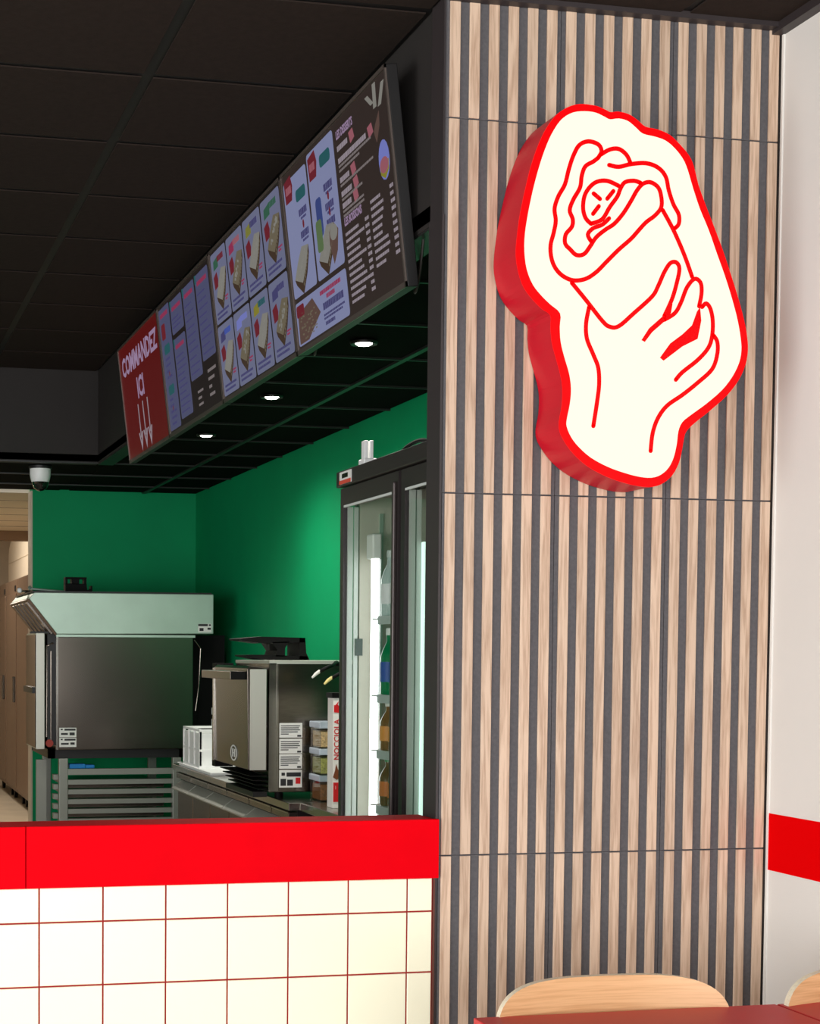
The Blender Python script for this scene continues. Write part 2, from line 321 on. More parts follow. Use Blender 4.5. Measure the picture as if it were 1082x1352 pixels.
# lowered kitchen ceiling
kc = struct('ceiling_kitchen', MB().box(BX, GW+.1, FY+.1, KB, KZ+.012, KZ+.05).box(-2.5, BX, BY, KB, KZ+.012, KZ+.05), M['kceil_tile'])
ky = [FY+.11, 4.5, 5.1, 5.695, 6.29, 6.885, 7.48, 8.075, 8.67, BY, 9.86, 10.46, KB]
kx = [BX+.06, 2.0, GW]
for i in range(2):
    for j in range(len(ky)-1):
        ceiling_tile(kc, kx[i], kx[i+1], ky[j], ky[j+1], KZ+.007, M['kceil_tile'], .004)
for i, x in enumerate([.84, .24, -.36]):
    for j in range(9, len(ky)-1):
        ceiling_tile(kc, x, BX if i == 0 else x+.6, ky[j], ky[j+1], KZ+.007, M['kceil_tile'], .004)
part('grid_bar', MB().box(1.99, 2.014, FY+.11, KB, KZ-.002, KZ+.008), M['kceil_grid'], kc)
for y in ky[1:-1]:
    part('grid_bar', MB().box(BX+.07 if y < BY else -.4, GW, y-.006, y+.006, KZ-.001, KZ+.008), M['kceil_grid'], kc)

wb = struct('wall_bulkhead_side', MB().box(BX, BX+.07, FY+.1, BY, KZ, CZ+.02), M['black_paint'], 'black bulkhead that carries the menu screens')
part('edge_trim', MB().box(BX+.002, BX+.085, FY+.11, BY, KZ-.006, KZ), M['kceil_grid'], wb)
struct('wall_bulkhead_rear', MB().box(-2.6, BX, BY, BY+.07, KZ, CZ+.02), M['black_paint'], 'black bulkhead across the far end of the dark ceiling')

# slatted pillar
pil = struct('wall_pillar', MB().box(BX-.008, RW, FY+.012, FY+.095, 0, CZ+.02), M['black_trim'], 'pillar clad in oak slats on grey felt')
rows = [(.1, 1.002), (1.006, 1.886), (1.89, 2.782), (2.786, CZ-.005)]
SP, SW, SX0 = .04975, .0262, 1.4395
px = [BX-.004, SX0+6*SP-.0118, SX0+12*SP-.0118, RW-.004]
for i in range(3):
    for z0, z1 in rows:
        part('felt_board', MB().box(px[i]+.0008, px[i+1]-.0008, FY+.004, FY+.012, z0-.0015, z1+.0015), M['felt'], pil)
slat_mesh = {}
for r, (z0, z1) in enumerate(rows):
    slat_mesh[r] = MB().box(0, SW, 0, .005, -(z1-z0)/2, (z1-z0)/2).mesh('slat', M['slat'], bevel=.0008, seg=1)
    for k in range(18):
        link('slat', slat_mesh[r], pil, (SX0+k*SP, FY-.001, (z0+z1)/2))
part('corner_trim', MB().box(BX-.011, BX-.005, FY+.004, FY+.095, 0, KZ), M['black_trim'], pil)
part('end_strip', MB().box(2.3125, RW-.001, FY-.001, FY+.012, 0, CZ), M['seam'], pil)

# white wall on the right with its painted red band; it steps out to a window bay nearer the viewer
wr = struct('wall_right', MB().box(RW, RW+.12, 3.42, FY+.2, 0, CZ+.02), M['white_wall'])
part('red_band', MB().box(RW-.0015, RW, 3.42, FY-.002, .95, 1.095), M['red_paint'], wr, label='red painted band on the white wall')
part('corner_bead', MB().box(RW-.004, RW, FY-.012, FY-.004, 0, CZ-.02), M['white_wall'], wr)
struct('wall_bay', MB().box(RW, 3.0, 3.36, 3.42, 0, CZ+.02).box(2.95, 3.02, -3.5, 3.36, 0, CZ+.02), M['white_wall'])
struct('wall_left', MB().box(-5.06, -5, -3.6, 19.5, 0, CZ+.02), M['white_wall'])

# green kitchen walls
struct('wall_kitchen_right', MB().box(GW, GW+.1, FY+.1, KB, 0, KZ+.03), M['green'])
wk = struct('wall_back', MB().box(1.258, GW+.1, KB, KB+.16, 0, KZ+.03), M['green'])
part('door_jamb', MB().box(1.248, 1.258, KB-.004, KB+.164, 0, KZ), M['beige'], wk, label='beige end of the green wall')
struct('wall_back_left', MB().box(-5, .3, KB, KB+.16, 0, KZ+.03), M['green'])

# back room seen through the opening
struct('ceiling_backroom', MB().box(.1, 2.6, KB+.16, 14.5, KZ, KZ+.05), M['beige'])
trm = struct('trim_backroom', MB().box(.1, 2.6, 14.5, 14.62, 2.47, KZ+.6), mat('brown_beam', (120, 92, 66), .7))
for y in (11.6, 12.2, 12.8, 13.4, 14.0):
    part('ceiling_joint', MB().box(.1, 2.6, y-.006, y+.006, KZ-.002, KZ), M['steel_dark'], bpy.data.objects['ceiling_backroom'])
struct('ceiling_storeroom', MB().box(.1, 2.6, 14.62, 19.4, 3.1, 3.15), M['beige'])
struct('wall_backroom_right', MB().box(2.5, 2.6, KB+.16, 19.4, 0, 3.15), M['beige'])
struct('wall_backroom_left', MB().box(.1, .2, KB+.16, 19.4, 0, 3.15), M['beige'])
struct('wall_backroom_rear', MB().box(.1, 2.6, 19.3, 19.4, 0, 3.15), M['beige'])

# ------------------------------------------------------------------ tiled counter
ct = thing('service_counter', 'low counter with cream square tiles, red grout and a red board on top', 'counter', (.4, FY, 0))
part('core', MB().box(-1.2, 1.424, FY+.004, FY+.1, 0, .95), M['red_grout'], ct)
tw = .1475
tm = {}
def tile(x0, x1, z0, z1):
    w, h = round(x1-x0, 4), round(z1-z0, 4)
    if (w, h) not in tm:
        c = .0015
        mb = MB().add([(-w/2, .006, -h/2), (w/2, .006, -h/2), (w/2, .006, h/2), (-w/2, .006, h/2),
                       (-w/2, c, -h/2), (w/2, c, -h/2), (w/2, c, h/2), (-w/2, c, h/2),
                       (-w/2+c, 0, -h/2+c), (w/2-c, 0, -h/2+c), (w/2-c, 0, h/2-c), (-w/2+c, 0, h/2-c)],
                      [(0,1,5,4),(1,2,6,5),(2,3,7,6),(3,0,4,7),(4,5,9,8),(5,6,10,9),(6,7,11,10),(7,4,8,11),(8,9,10,11),(3,2,1,0)])
        tm[(w, h)] = mb.mesh('tile', M['cream_tile'])
    link('tile', tm[(w, h)], ct, ((x0+x1)/2-.4, 0, (z0+z1)/2))
xs = [.454+.15*k for k in range(-11, 7)] + [1.419]
zs = [.951, .868, .718, .568, .418, .268, .118, .0]
for i in range(len(xs)-1):
    for j in range(len(zs)-1):
        tile(xs[i]+.002, xs[i+1]-.002, zs[j+1]+.002, zs[j]-.002)
part('end_trim', MB().box(1.42, 1.4245, FY-.001, FY+.1, 0, .95), mat('brown_trim', (92, 46, 34), .6), ct)
for x0, x1 in ((-1.2, -.581), (-.579, .4205), (.4225, 1.429)):
    part('red_board', MB().box(x0, x1, FY-.014, FY+.006, .951, 1.095), M['red_board'], ct, bevel=.001, seg=1)
part('red_cap', MB().box(-1.2, 1.424, FY+.006, FY+.115, .95, 1.0945), M['red_board'], ct, bevel=.002)

# ------------------------------------------------------------------ lit wall sign
SY = 3.646
sg = thing('lit_wall_sign', 'illuminated sign of a hand holding a wrap, red outline on cream', 'sign', (1.87, FY-.003, 2.3))
def sgp(pts): return [(1.87+p[0], 2.3+p[1]) for p in pts]
so = [(p.x, p.y) for p in smooth_path(SIGN_OUTER, 3, True)]
si = [(p.x, p.y) for p in smooth_path(SIGN_INNER, 3, True)]
part('case', MB().prism(sgp(so), 'y', SY+.004, FY-.004), M['red_side'], sg, label='deep red side of the sign')
part('rim', MB().prism(sgp(so), 'y', SY, SY+.004), M['sign_red'], sg, label='bright red rim')
part('face', MB().prism(sgp(si), 'y', SY-.002, SY), M['sign_face'], sg, label='glowing cream face')
def ribbon(pts, w, y0, y1):
    mb = MB(); P = pts; n = len(P); hw = w/2
    left, right = [], []
    for i, p in enumerate(P):
        d = (P[min(i+1, n-1)] - P[max(i-1, 0)]); d = d.normalized() if d.length > 0 else Vector((1, 0, 0))
        nrm = Vector((-d.y, d.x, 0)); left.append(p+nrm*hw); right.append(p-nrm*hw)
    for i in range(n-1):
        q = [left[i], left[i+1], right[i+1], right[i]]
        mb.add([(v.x+1.87, y0, v.y+2.3) for v in q] + [(v.x+1.87, y1, v.y+2.3) for v in q],
               [(0,1,2,3), (4,5,1,0), (7,6,2,3)])
    for c in (P[0], P[-1]):
        mb.prism([(c.x+1.87+hw*math.cos(t*math.pi/5), c.y+2.3+hw*math.sin(t*math.pi/5)) for t in range(10)], 'y', y0, y1)
    return mb
for nm, pts in SIGN_LINES:
    part(nm, ribbon(smooth_path(pts, 5), .0102, SY-.0035, SY-.002), M['sign_red'], sg)
for nm, pts in SIGN_FILLS:
    part(nm, MB().prism(sgp(pts), 'y', SY-.0034, SY-.002), M['sign_red'], sg)

# ------------------------------------------------------------------ menu screens
ST_X, ST_Z, SB_X, SB_Z = 1.346, 2.972, 1.410, 2.423
SH = math.hypot(SB_X-ST_X, ST_Z-SB_Z)
VD = Vector((SB_X-ST_X, 0, SB_Z-ST_Z)).normalized()
UD = Vector((0, -1, 0))
ND = Vector((VD.z, 0, -VD.x))
ND = ND if ND.x < 0 else -ND
SWD = 1.001
def sc_pt(o, u, v, d): return o + UD*u + VD*v + ND*d
class Flat(MB):
    """thin printed shapes on a screen; u, v in metres from its top left corner"""
    def __init__(s, o, lvl): super().__init__(); s.o = o; s.d0 = .0004+.0006*lvl; s.d1 = s.d0+.0005
    def poly(s, pts):
        n = len(pts)
        s.add([sc_pt(s.o, u, v, s.d1) for u, v in pts] + [sc_pt(s.o, u, v, s.d0) for u, v in pts],
              [tuple(range(n))] + [(i, i+n, (i+1) % n+n, (i+1) % n) for i in range(n)]); return s
    def rect(s, u0, u1, v0, v1): return s.poly([(u0, v0), (u1, v0), (u1, v1), (u0, v1)])
    def rrect(s, u0, u1, v0, v1, r):
        pts = []
        for cu, cv, a in ((u1-r, v1-r, 0), (u0+r, v1-r, 90), (u0+r, v0+r, 180), (u1-r, v0+r, 270)):
            pts += [(cu+r*math.cos(math.radians(a+t)), cv+r*math.sin(math.radians(a+t))) for t in (0, 30, 60, 90)]
        return s.poly(pts)
    def ell(s, cu, cv, ru, rv, n=16): return s.poly([(cu+ru*math.cos(2*math.pi*i/n), cv+rv*math.sin(2*math.pi*i/n)) for i in range(n)])
    def text(s, body, cu, cv, size, align='CENTER', sx=1, weight=0):
        vs, fs = text_mb(body, size, align, sx, weight)
        s.add([sc_pt(s.o, cu+x, cv-y, s.d1) for x, y in vs], fs); return s
    def words(s, u0, u1, v, h, rnd):
        u = u0
        while u < u1-.004:
            w = min(rnd.uniform(.006, .02), u1-u); s.rect(u, u+w, v-h/2, v+h/2); u += w+.003
        return s
sm = lambda n, c, e=1.0: screen_mat(n, c, e)
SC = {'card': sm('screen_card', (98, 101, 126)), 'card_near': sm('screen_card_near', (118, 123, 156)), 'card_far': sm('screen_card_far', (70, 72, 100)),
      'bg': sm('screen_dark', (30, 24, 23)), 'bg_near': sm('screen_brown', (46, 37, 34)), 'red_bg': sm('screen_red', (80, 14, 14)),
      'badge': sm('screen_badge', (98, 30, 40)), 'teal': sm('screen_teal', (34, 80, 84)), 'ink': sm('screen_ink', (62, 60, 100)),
      'rink': sm('screen_red_ink', (132, 44, 74)), 'bread': sm('screen_bread', (98, 90, 74)), 'crust': sm('screen_crust', (60, 46, 36)), 'cream': sm('screen_cream', (120, 118, 112)),
      'olive': sm('screen_olive', (112, 112, 52)), 'yellow': sm('screen_yellow', (122, 116, 44)), 'dgreen': sm('screen_green', (46, 84, 66)), 'blue': sm('screen_blue', (60, 76, 150)),
      'white': sm('screen_white', (136, 126, 134)), 'grey': sm('screen_grey', (112, 104, 104)), 'lilac': sm('screen_lilac', (140, 118, 146)),
      'pink': sm('screen_pink', (140, 82, 92)), 'brown': sm('screen_chocolate', (84, 64, 58)), 'sky': sm('screen_sky', (106, 112, 176)), 'dblue': sm('screen_deep_blue', (50, 62, 112)), 'lime': sm('screen_lime', (80, 100, 66))}
def screen(k, label, bg):
    y0 = 8.018 - 1.009*k                     # far (left) edge
    o = Vector((ST_X, y0-.004, ST_Z))
    t = thing('menu_screen', label, 'screen', (BX-.01, y0-.5, SB_Z), 'menu screens in a row on the bulkhead')
    mb = MB()
    c = [(0, 0), (SWD, 0), (SWD, SH), (0, SH)]
    mb.add([sc_pt(o, u, v, .0) for u, v in c] + [sc_pt(o, u, v, -.03) for u, v in c], [(0,1,2,3), (7,6,5,4), (0,4,5,1), (1,5,6,2), (2,6,7,3), (3,7,4,0)])
    part('casing', mb, M['black_metal'], t, bevel=.002, seg=1)
    br = MB()
    for u in (.25, .75):
        a = sc_pt(o, u, .1, -.03); b = sc_pt(o, u, .12, -.03)
        br.box(a.x-.012, BX-.001, a.y-.03, a.y+.03, a.z-.15, a.z-.02)
    part('bracket', br, M['black_metal'], t)
    e = .012
    fr = MB()
    for u0, u1, v0, v1 in ((0, SWD, 0, e*.8), (0, SWD, SH-e*1.2, SH), (0, e*.7, 0, SH), (SWD-e*.7, SWD, 0, SH)):
        c = [(u0, v0), (u1, v0), (u1, v1), (u0, v1)]
        fr.add([sc_pt(o, u, v, .005) for u, v in c] + [sc_pt(o, u, v, -.0) for u, v in c], [(0,1,2,3), (0,4,5,1), (1,5,6,2), (2,6,7,3), (3,7,4,0)])
    part('bezel', fr, mat('bezel_metal', (112, 100, 94), .35, .6), t)
    disp = part('display', Flat(o, 0).rect(e*.7, SWD-e*.7, e*.8, SH-e*1.2), SC[bg], t)
    return t, o
rnd = random.Random(3)
def card(t, o, u0, u1, v0, v1, m):
    return part('menu_card', Flat(o, 1).rrect(u0, u1, v0, v1, .012), SC[m], t)
def sub(parent, name, fl, m): return part(name, fl, SC[m], parent)
def sandwich(cd, o, cu, cv, w, h, tone):
    a = [(cu-.48*w, cv+.12*h), (cu-.22*w, cv-.2*h), (cu+.1*w, cv-.5*h), (cu+.5*w, cv-.44*h), (cu+.3*w, cv-.05*h), (cu-.02*w, cv+.3*h)]
    b = [(cu-.48*w, cv+.12*h), (cu-.02*w, cv+.3*h), (cu+.3*w, cv-.05*h), (cu+.5*w, cv-.44*h), (cu+.5*w, cv-.25*h), (cu+.3*w, cv+.15*h), (cu-.02*w, cv+.55*h), (cu-.4*w, cv+.26*h)]
    sub(cd, 'bread_picture', Flat(o, 2).poly(a), tone); sub(cd, 'filling_picture', Flat(o, 2).poly(b), 'crust')
    f = Flat(o, 3)
    for i in range(16):
        q = rnd.random(); s = rnd.uniform(-.07, .07)
        f.ell(cu-.2*w+q*.5*w+s*w, cv+.12*h-q*.5*h+s*h*.6, .004+rnd.random()*.004, .005, 6)
    sub(cd, 'topping_picture', f, 'cream')
    g = Flat(o, 3)
    for i in range(9):
        q = i/9+.05
        g.ell(cu+.02*w+q*.42*w+.02*w, cv+.38*h-q*.66*h, .004, .006, 6)
    sub(cd, 'filling_spots', g, 'bread')

# far screen: COMMANDEZ ICI
t, o = screen(0, 'red screen reading COMMANDEZ ICI, farthest of the row', 'red_bg')
part('lettering', Flat(o, 1).text('COMMANDEZ', .5, .112, .12, sx=1.12, weight=.004), SC['lilac'], t)
part('lettering', Flat(o, 1).text('ICI', .47, .25, .13, sx=1.1, weight=.004), SC['lilac'], t)
for k in range(3):
    u = .36+.115*k
    part('arrow', Flat(o, 1).rect(u-.008, u+.008, .315, .47).poly([(u-.05, .445), (u-.028, .445), (u, .495), (u+.028, .445), (u+.05, .445), (u, .53)]), SC['white'], t)

# second screen from the far end: four narrow price columns
t, o = screen(1, 'menu screen of narrow price columns beside the red screen', 'bg')
def column(u0, u1, v0, v1, rows, hd='rink'):
    cd = card(t, o, u0, u1, v0, v1, 'card_far')
    h = Flat(o, 2)
    h.words(u0+.03, u1-.03, v0+.035, .016, rnd); sub(cd, 'heading', h, hd)
    f = Flat(o, 2)
    n = rows
    for i in range(n):
        v = v0+.075+(v1-v0-.1)*i/max(n-1, 1)
        f.words(u0+.02, u1-.02-rnd.random()*.06, v, .007, rnd)
    sub(cd, 'text_lines', f, 'ink')
    sub(cd, 'corner_tag', Flat(o, 2).rect(u0-.004, u0+.018, v0-.002, v0+.03), 'teal')
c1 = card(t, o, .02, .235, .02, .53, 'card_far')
sub(c1, 'heading', Flat(o, 2).words(.05, .2, .05, .018, rnd), 'rink')
sub(c1, 'price_badge', Flat(o, 2).rrect(.05, .125, .085, .15, .012), 'badge')
sub(c1, 'green_tag', Flat(o, 2).rrect(.07, .18, .175, .215, .015).rrect(.07, .18, .345, .385, .015), 'teal')
f = Flat(o, 2)
for v in (.235, .26, .285, .31, .405, .43, .455, .48, .505): f.words(.07, .13+rnd.random()*.06, v, .01, rnd)
sub(c1, 'text_lines', f, 'ink')
f = Flat(o, 2)
for v in (.298, .442): f.ell(.12, v, .007, .011, 10)
sub(c1, 'red_drop', f, 'badge')
column(.26, .485, .03, .165, 3); column(.26, .485, .185, .51, 10); column(.51, .72, .03, .395, 10); column(.745, .965, .03, .355, 9)
f = Flat(o, 1)
for v in (.40, .43, .46, .49): f.words(.80, .80+.03+rnd.random()*.11, v, .011, rnd)
part('text_lines', f, SC['grey'], t)
f = Flat(o, 1)
for v in (.45, .475, .5): f.words(.6, .66+rnd.random()*.05, v, .009, rnd)
part('text_lines', f, SC['grey'], t)

# third screen: eight sandwich cards
t, o = screen(2, 'menu screen of eight sandwich cards in two rows', 'bg')
heads = [('dgreen', 'badge'), ('rink', 'pink'), ('olive', 'ink'), ('dgreen', 'dgreen'), ('ink', 'blue'), ('sky', 'sky'), ('yellow', 'teal'), ('ink', 'ink')]
for i in range(8):
    c, r = i % 4, i//4
    u0 = .018+.243*c; u1 = u0+.228; v0 = .018+.262*r; v1 = v0+.252
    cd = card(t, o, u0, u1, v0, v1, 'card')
    a, b = heads[i]
    sub(cd, 'title_patch', Flat(o, 2).poly([(u0+.04, v0+.03), (u0+.11, v0+.022), (u0+.105, v0+.058), (u0+.035, v0+.062)]), a)
    sub(cd, 'title_word', Flat(o, 3).words(u0+.1, u0+.19, v0+.032, .02, rnd), b)
    sandwich(cd, o, u0+.125, v0+.14, .17, .14, 'bread' if i % 2 else 'cream')
    bd = sub(cd, 'price_badge', Flat(o, 3).poly([(u0+.025, v0+.085), (u0+.075, v0+.072), (u0+.09, v0+.1), (u0+.08, v0+.125), (u0+.035, v0+.13)]), 'badge')
    sub(cd, 'text_lines', Flat(o, 2).words(u0+.025, u1-.03, v0+.218, .008, rnd).words(u0+.025, u1-.05, v0+.234, .008, rnd), 'ink')
    sub(cd, 'small_note', Flat(o, 2).words(u0+.165, u0+.21, v0+.178, .006, rnd).words(u0+.165, u0+.2, v0+.188, .006, rnd), 'rink')

# nearest screen: two menus, a chocolate box and the dessert and drink lists
t, o = screen(3, 'brown menu screen of desserts and drinks, nearest of the row', 'bg_near')
for i, (u0, u1) in enumerate(((.02, .262), (.278, .535))):
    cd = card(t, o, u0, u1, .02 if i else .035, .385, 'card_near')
    sub(cd, 'price_badge', Flat(o, 2).poly([(u0+.01, .035), (u0+.08, .025), (u0+.095, .06), (u0+.08, .1), (u0+.015, .1)]), 'badge')
    sub(cd, 'price_word', Flat(o, 3).words(u0+.025, u0+.08, .065, .022, rnd), 'pink')
    sub(cd, 'green_tag', Flat(o, 2).rrect(u0+.12, u0+.22, .085-.03*i, .12-.03*i, .012), 'teal')
    f = Flat(o, 2); g = Flat(o, 2)
    for q, v in enumerate((.15, .205, .25) if i else (.155, .22)):
        f.words(u0+.135, u0+.215, v, .02, rnd); f.words(u0+.15, u0+.21, v+.018, .007, rnd)
        if q: g.ell(u0+.17, v-.028, .008, .013, 10)
    sub(cd, 'text_lines', f, 'ink'); sub(cd, 'red_drop', g, 'badge')
    if i:
        sub(cd, 'bottle_picture', Flat(o, 2).rrect(u0+.045, u0+.1, .16, .27, .015), 'dblue')
        sub(cd, 'can_picture', Flat(o, 3).rrect(u0+.03, u0+.085, .22, .31, .012), 'lime')
        sub(cd, 'wrap_picture', Flat(o, 3).poly([(u0+.15, .275), (u0+.2, .262), (u0+.232, .285), (u0+.21, .34), (u0+.17, .37), (u0+.145, .31)]), 'brown')
        sub(cd, 'wrap_top_picture', Flat(o, 4).ell(u0+.19, .285, .034, .022), 'cream')
    sandwich(cd, o, u0+.11, .315, .17, .13, 'cream')
cd = card(t, o, .02, .535, .4, .53, 'card_near')
sub(cd, 'tray_picture', Flat(o, 2).poly([(.04, .435), (.2, .415), (.27, .47), (.13, .525), (.035, .525)]), 'brown')
f = Flat(o, 3)
for i in range(40):
    u = rnd.uniform(.06, .22); v = rnd.uniform(.435, .515); f.rect(u, u+.012, v, v+.004)
sub(cd, 'tray_crumbs', f, 'bread')
sub(cd, 'price_badge', Flat(o, 3).rrect(.03, .11, .41, .445, .008), 'badge')
sub(cd, 'heading', Flat(o, 2).words(.28, .48, .42, .012, rnd).words(.34, .42, .438, .012, rnd), 'rink')
sub(cd, 'text_lines', Flat(o, 2).words(.3, .5, .462, .02, rnd).words(.3, .5, .487, .006, rnd).words(.3, .48, .497, .006, rnd).words(.31, .4, .512, .01, rnd), 'ink')
part('heading', Flat(o, 1).text('LES DESSERTS', .565, .05, .03, 'LEFT', .8, .0012).text('LES BOISSONS', .565, .285, .03, 'LEFT', .8, .0012), SC['lilac'], t)
for v, w, sub1, bl in ((.085, .09, 0, 1), (.118, .24, 2, 1), (.17, .08, 1, 1), (.208, .09, 1, 1), (.24, .08, 2, 1)):
    part('dessert_name', Flat(o, 1).words(.565, .565+w, v, .014, rnd), SC['white'], t)
    for q in range(sub1):
        part('dessert_note', Flat(o, 1).words(.565, .565+.28-.1*q-(.1 if v > .2 and not q else 0), v+.015+.012*q, .006, rnd), SC['grey'], t)
    part('price_badge', Flat(o, 1).poly([(.57+w+.01, v-.014), (.57+w+.045, v-.018), (.57+w+.055, v+.008), (.57+w+.02, v+.016)]), SC['pink'], t)
for i in range(11):
    v = .318+.0185*i
    part('drink_name', Flat(o, 1).words(.565, .565+rnd.uniform(.1, .17), v, .008, rnd), SC['white'], t); part('drink_price', Flat(o, 1).words(.735, .765, v, .009, rnd), SC['white'], t)
    if i < 10:
        part('drink_name', Flat(o, 1).words(.79, .79+rnd.uniform(.06, .13), v-.03, .008, rnd), SC['white'], t); part('drink_price', Flat(o, 1).words(.945, .975, v-.03, .009, rnd), SC['white'], t)
for k, (a, b2) in enumerate((((.835, .03), (.875, .06)), ((.9, .015), (.895, .075)), ((.965, .03), (.93, .08)))):
    part('fries_picture', Flat(o, 1).poly([(a[0]-.012, a[1]), (a[0]+.012, a[1]), (b2[0]+.012, b2[1]), (b2[0]-.012, b2[1])]), SC['cream'], t)
part('cone_picture', Flat(o, 1).poly([(.885, .115), (.92, .09), (.915, .125), (.885, .16), (.87, .13)]), SC['brown'], t)
dp = part('dessert_cup_picture', Flat(o, 1).ell(.925, .215, .04, .05), SC['sky'], t)
sub(dp, 'dessert_base_picture', Flat(o, 2).poly([(.89, .225), (.96, .22), (.955, .245), (.925, .262), (.895, .248)]), 'yellow')
sub(dp, 'dessert_middle_picture', Flat(o, 3).ell(.925, .228, .032, .02), 'pink')

# ------------------------------------------------------------------ kitchen downlights
for k, (y, lab) in enumerate(((5.4, 'recessed kitchen downlight nearest to the slatted pillar'), (6.616, 'middle one of the three recessed kitchen downlights'), (7.856, 'recessed kitchen downlight farthest from the pillar'))):
    t = thing('downlight', lab, 'ceiling light', (1.755, y, KZ), 'kitchen downlights')
    part('ring', MB().lathe([(.03, 0), (.045, -.004), (.048, .002), (.048, .006), (.03, .006)], (1.755, y, KZ-.004)), M['black_metal'], t, smooth=True)
    part('lamp', MB().lathe([(.003, -.008), (.022, -.006), (.029, -.001), (.029, .004)], (1.755, y, KZ-.004)), mat('downlight_glow', (255, 250, 240), .5, emit=(255, 250, 238), estr=14), t, smooth=True)
    d = bpy.data.lights.new('downlight_beam', 'SPOT'); d.energy = KITCHEN_W; d.spot_size = math.radians(165); d.spot_blend = 1.0; d.shadow_soft_size = .04; d.color = (1, .95, .88)
    lo = bpy.data.objects.new('downlight_beam', d); COL.objects.link(lo); lo.parent = t; lo.location = (0, 0, -.03)

# dome camera under the rear bulkhead
t = thing('security_camera', 'white dome security camera under the black ceiling', 'camera', (1.135, 9.42, KZ))
part('mount', MB().lathe([(.066, 0), (.066, -.012), (.06, -.016)], (1.135, 9.42, KZ)), M['black_metal'], t, smooth=True)
part('housing', MB().lathe([(.06, -.014), (.06, -.05), (.055, -.075), (.05, -.09), (.038, -.094)], (1.135, 9.42, KZ), 28), M['white_plastic'], t, smooth=True)
part('dome', MB().lathe([(.048, -.09), (.046, -.105), (.036, -.125), (.02, -.138), (.004, -.142)], (1.135, 9.42, KZ), 28), mat('smoked_dome', (16, 16, 16), .08, coat=.6), t, smooth=True, label='smoked black dome')
part('lens', MB().lathe([(.028, -.094), (.03, -.1), (.02, -.104)], (1.125, 9.375, KZ), 16), M['steel'], t, smooth=True)

# ------------------------------------------------------------------ large oven with hood
OY0, OY1 = 9.5, 10.45
ov = thing('commercial_oven', 'large stainless oven with a pale slanted hood by the green wall', 'oven', (1.65, 9.95, .92))
part('body', MB().box(1.245, 2.05, OY0, OY1, .926, 1.585), M['steel_dark'], ov, bevel=.004)
part('side_panel', MB().box(1.243, 2.0, OY0-.004, OY0, .935, 1.575), M['steel_dark'], ov)
part('corner_post', MB().box(1.236, 1.249, OY0-.006, OY0+.02, .926, 1.597), M['steel'], ov)
part('top_trim', MB().box(1.236, 2.06, OY0-.01, OY1, 1.583, 1.597), M['steel_matt'], ov)
part('front_frame', MB().box(1.19, 1.244, OY0+.03, OY1, .95, 1.6), M['black_metal'], ov)
part('door_seal', MB().tube([(1.185, OY0+.03, 1.0), (1.185, OY0+.03, 1.53), (1.215, OY0+.03, 1.545), (1.225, OY0+.03, 1.545)], .006), M['steel_dark'], ov)
part('door_seal', MB().tube([(1.21, OY0+.025, .98), (1.21, OY0+.025, 1.5)], .005), M['steel_dark'], ov)
dr = part('door', MB().box(1.122, 1.172, OY0+.01, OY0+.5, .93, 1.605), M['steel_pale'], ov, bevel=.003)
part('door_glass', MB().box(1.117, 1.122, OY0+.02, OY0+.49, .94, 1.595), mat('oven_glass', (60, 44, 34), .06, coat=.5), dr)
part('door_handle', MB().box(1.1, 1.117, OY0+.02, OY0+.48, 1.255, 1.29), M['black_metal'], dr)
part('door_hinge', MB().box(1.09, 1.2, OY0+.02, OY0+.06, 1.602, 1.614), M['black_metal'], dr)
part('indicator', MB().cyl((1.2, OY0+.025, .965), (1.2, OY0+.005, .965), .022), mat('red_knob', (150, 40, 26), .4), ov)
hd = part('hood', MB().prism([(1.109, 1.839), (2.168, 1.839), (2.168, 1.606), (1.241, 1.598), (1.078, 1.803)], 'y', OY0-.02, OY1+.05), M['steel_matt'], ov, bevel=.004, label='pale steel hood')
# slanted filter frame under the front of the hood
def slant(a, b, off0, off1, y0, y1):
    d = Vector((1.241-1.078, 0, 1.598-1.803)).normalized(); n = Vector((-d.z, 0, d.x)); n = n if n.x < 0 else -n
    P = Vector((1.078, 0, 1.803)); pts = [P+d*a+n*off0, P+d*b+n*off0, P+d*b+n*off1, P+d*a+n*off1]
    return MB().prism([(p.x, p.z) for p in pts], 'y', y0, y1)
part('filter_frame', slant(.0, .262, .001, .012, OY0-.01, OY1+.04), mat('brown_filter', (88, 66, 50), .4, .6), ov)
for k in range(5):
    part('filter_slat', slant(.015, .245, .012, .022, OY0+.04+.18*k, OY0+.14+.18*k), M['steel_dark'], ov)
part('top_lid', MB().box(1.1, 2.16, OY0, OY1, 1.839, 1.848), M['black_metal'], ov)
part('shadow_back_panel', MB().box(2.07, 2.3, 9.75, 10.45, .93, 1.6), M['black_plastic'], ov)  # black box joins a back panel with the painted-in shadow of the hood
part('conduit', MB().tube([(2.06, OY0+.02, 1.57), (2.1, OY0+.02, 1.52), (2.09, OY0+.02, 1.3), (2.07, OY0+.02, 1.15)], .005), M['steel_dark'], ov)
def sticker(parent, x0, x1, z0, z1, y, bars):
    s = part('sticker', MB().box(x0, x1, y-.002, y, z0, z1), M['label_white'], parent)
    mb = MB()
    for a, b, c, d in bars: mb.box(x0+(x1-x0)*a, x0+(x1-x0)*b, y-.003, y-.002, z0+(z1-z0)*c, z0+(z1-z0)*d)
    part('print', mb, M['ink'], s)
    return s
sticker(ov, 1.255, 1.355, 1.0, 1.055, OY0-.004, [(.3, .95, .7, .9), (.1, .5, .25, .45), (.6, .9, .2, .5), (.08, .2, .75, .9)])
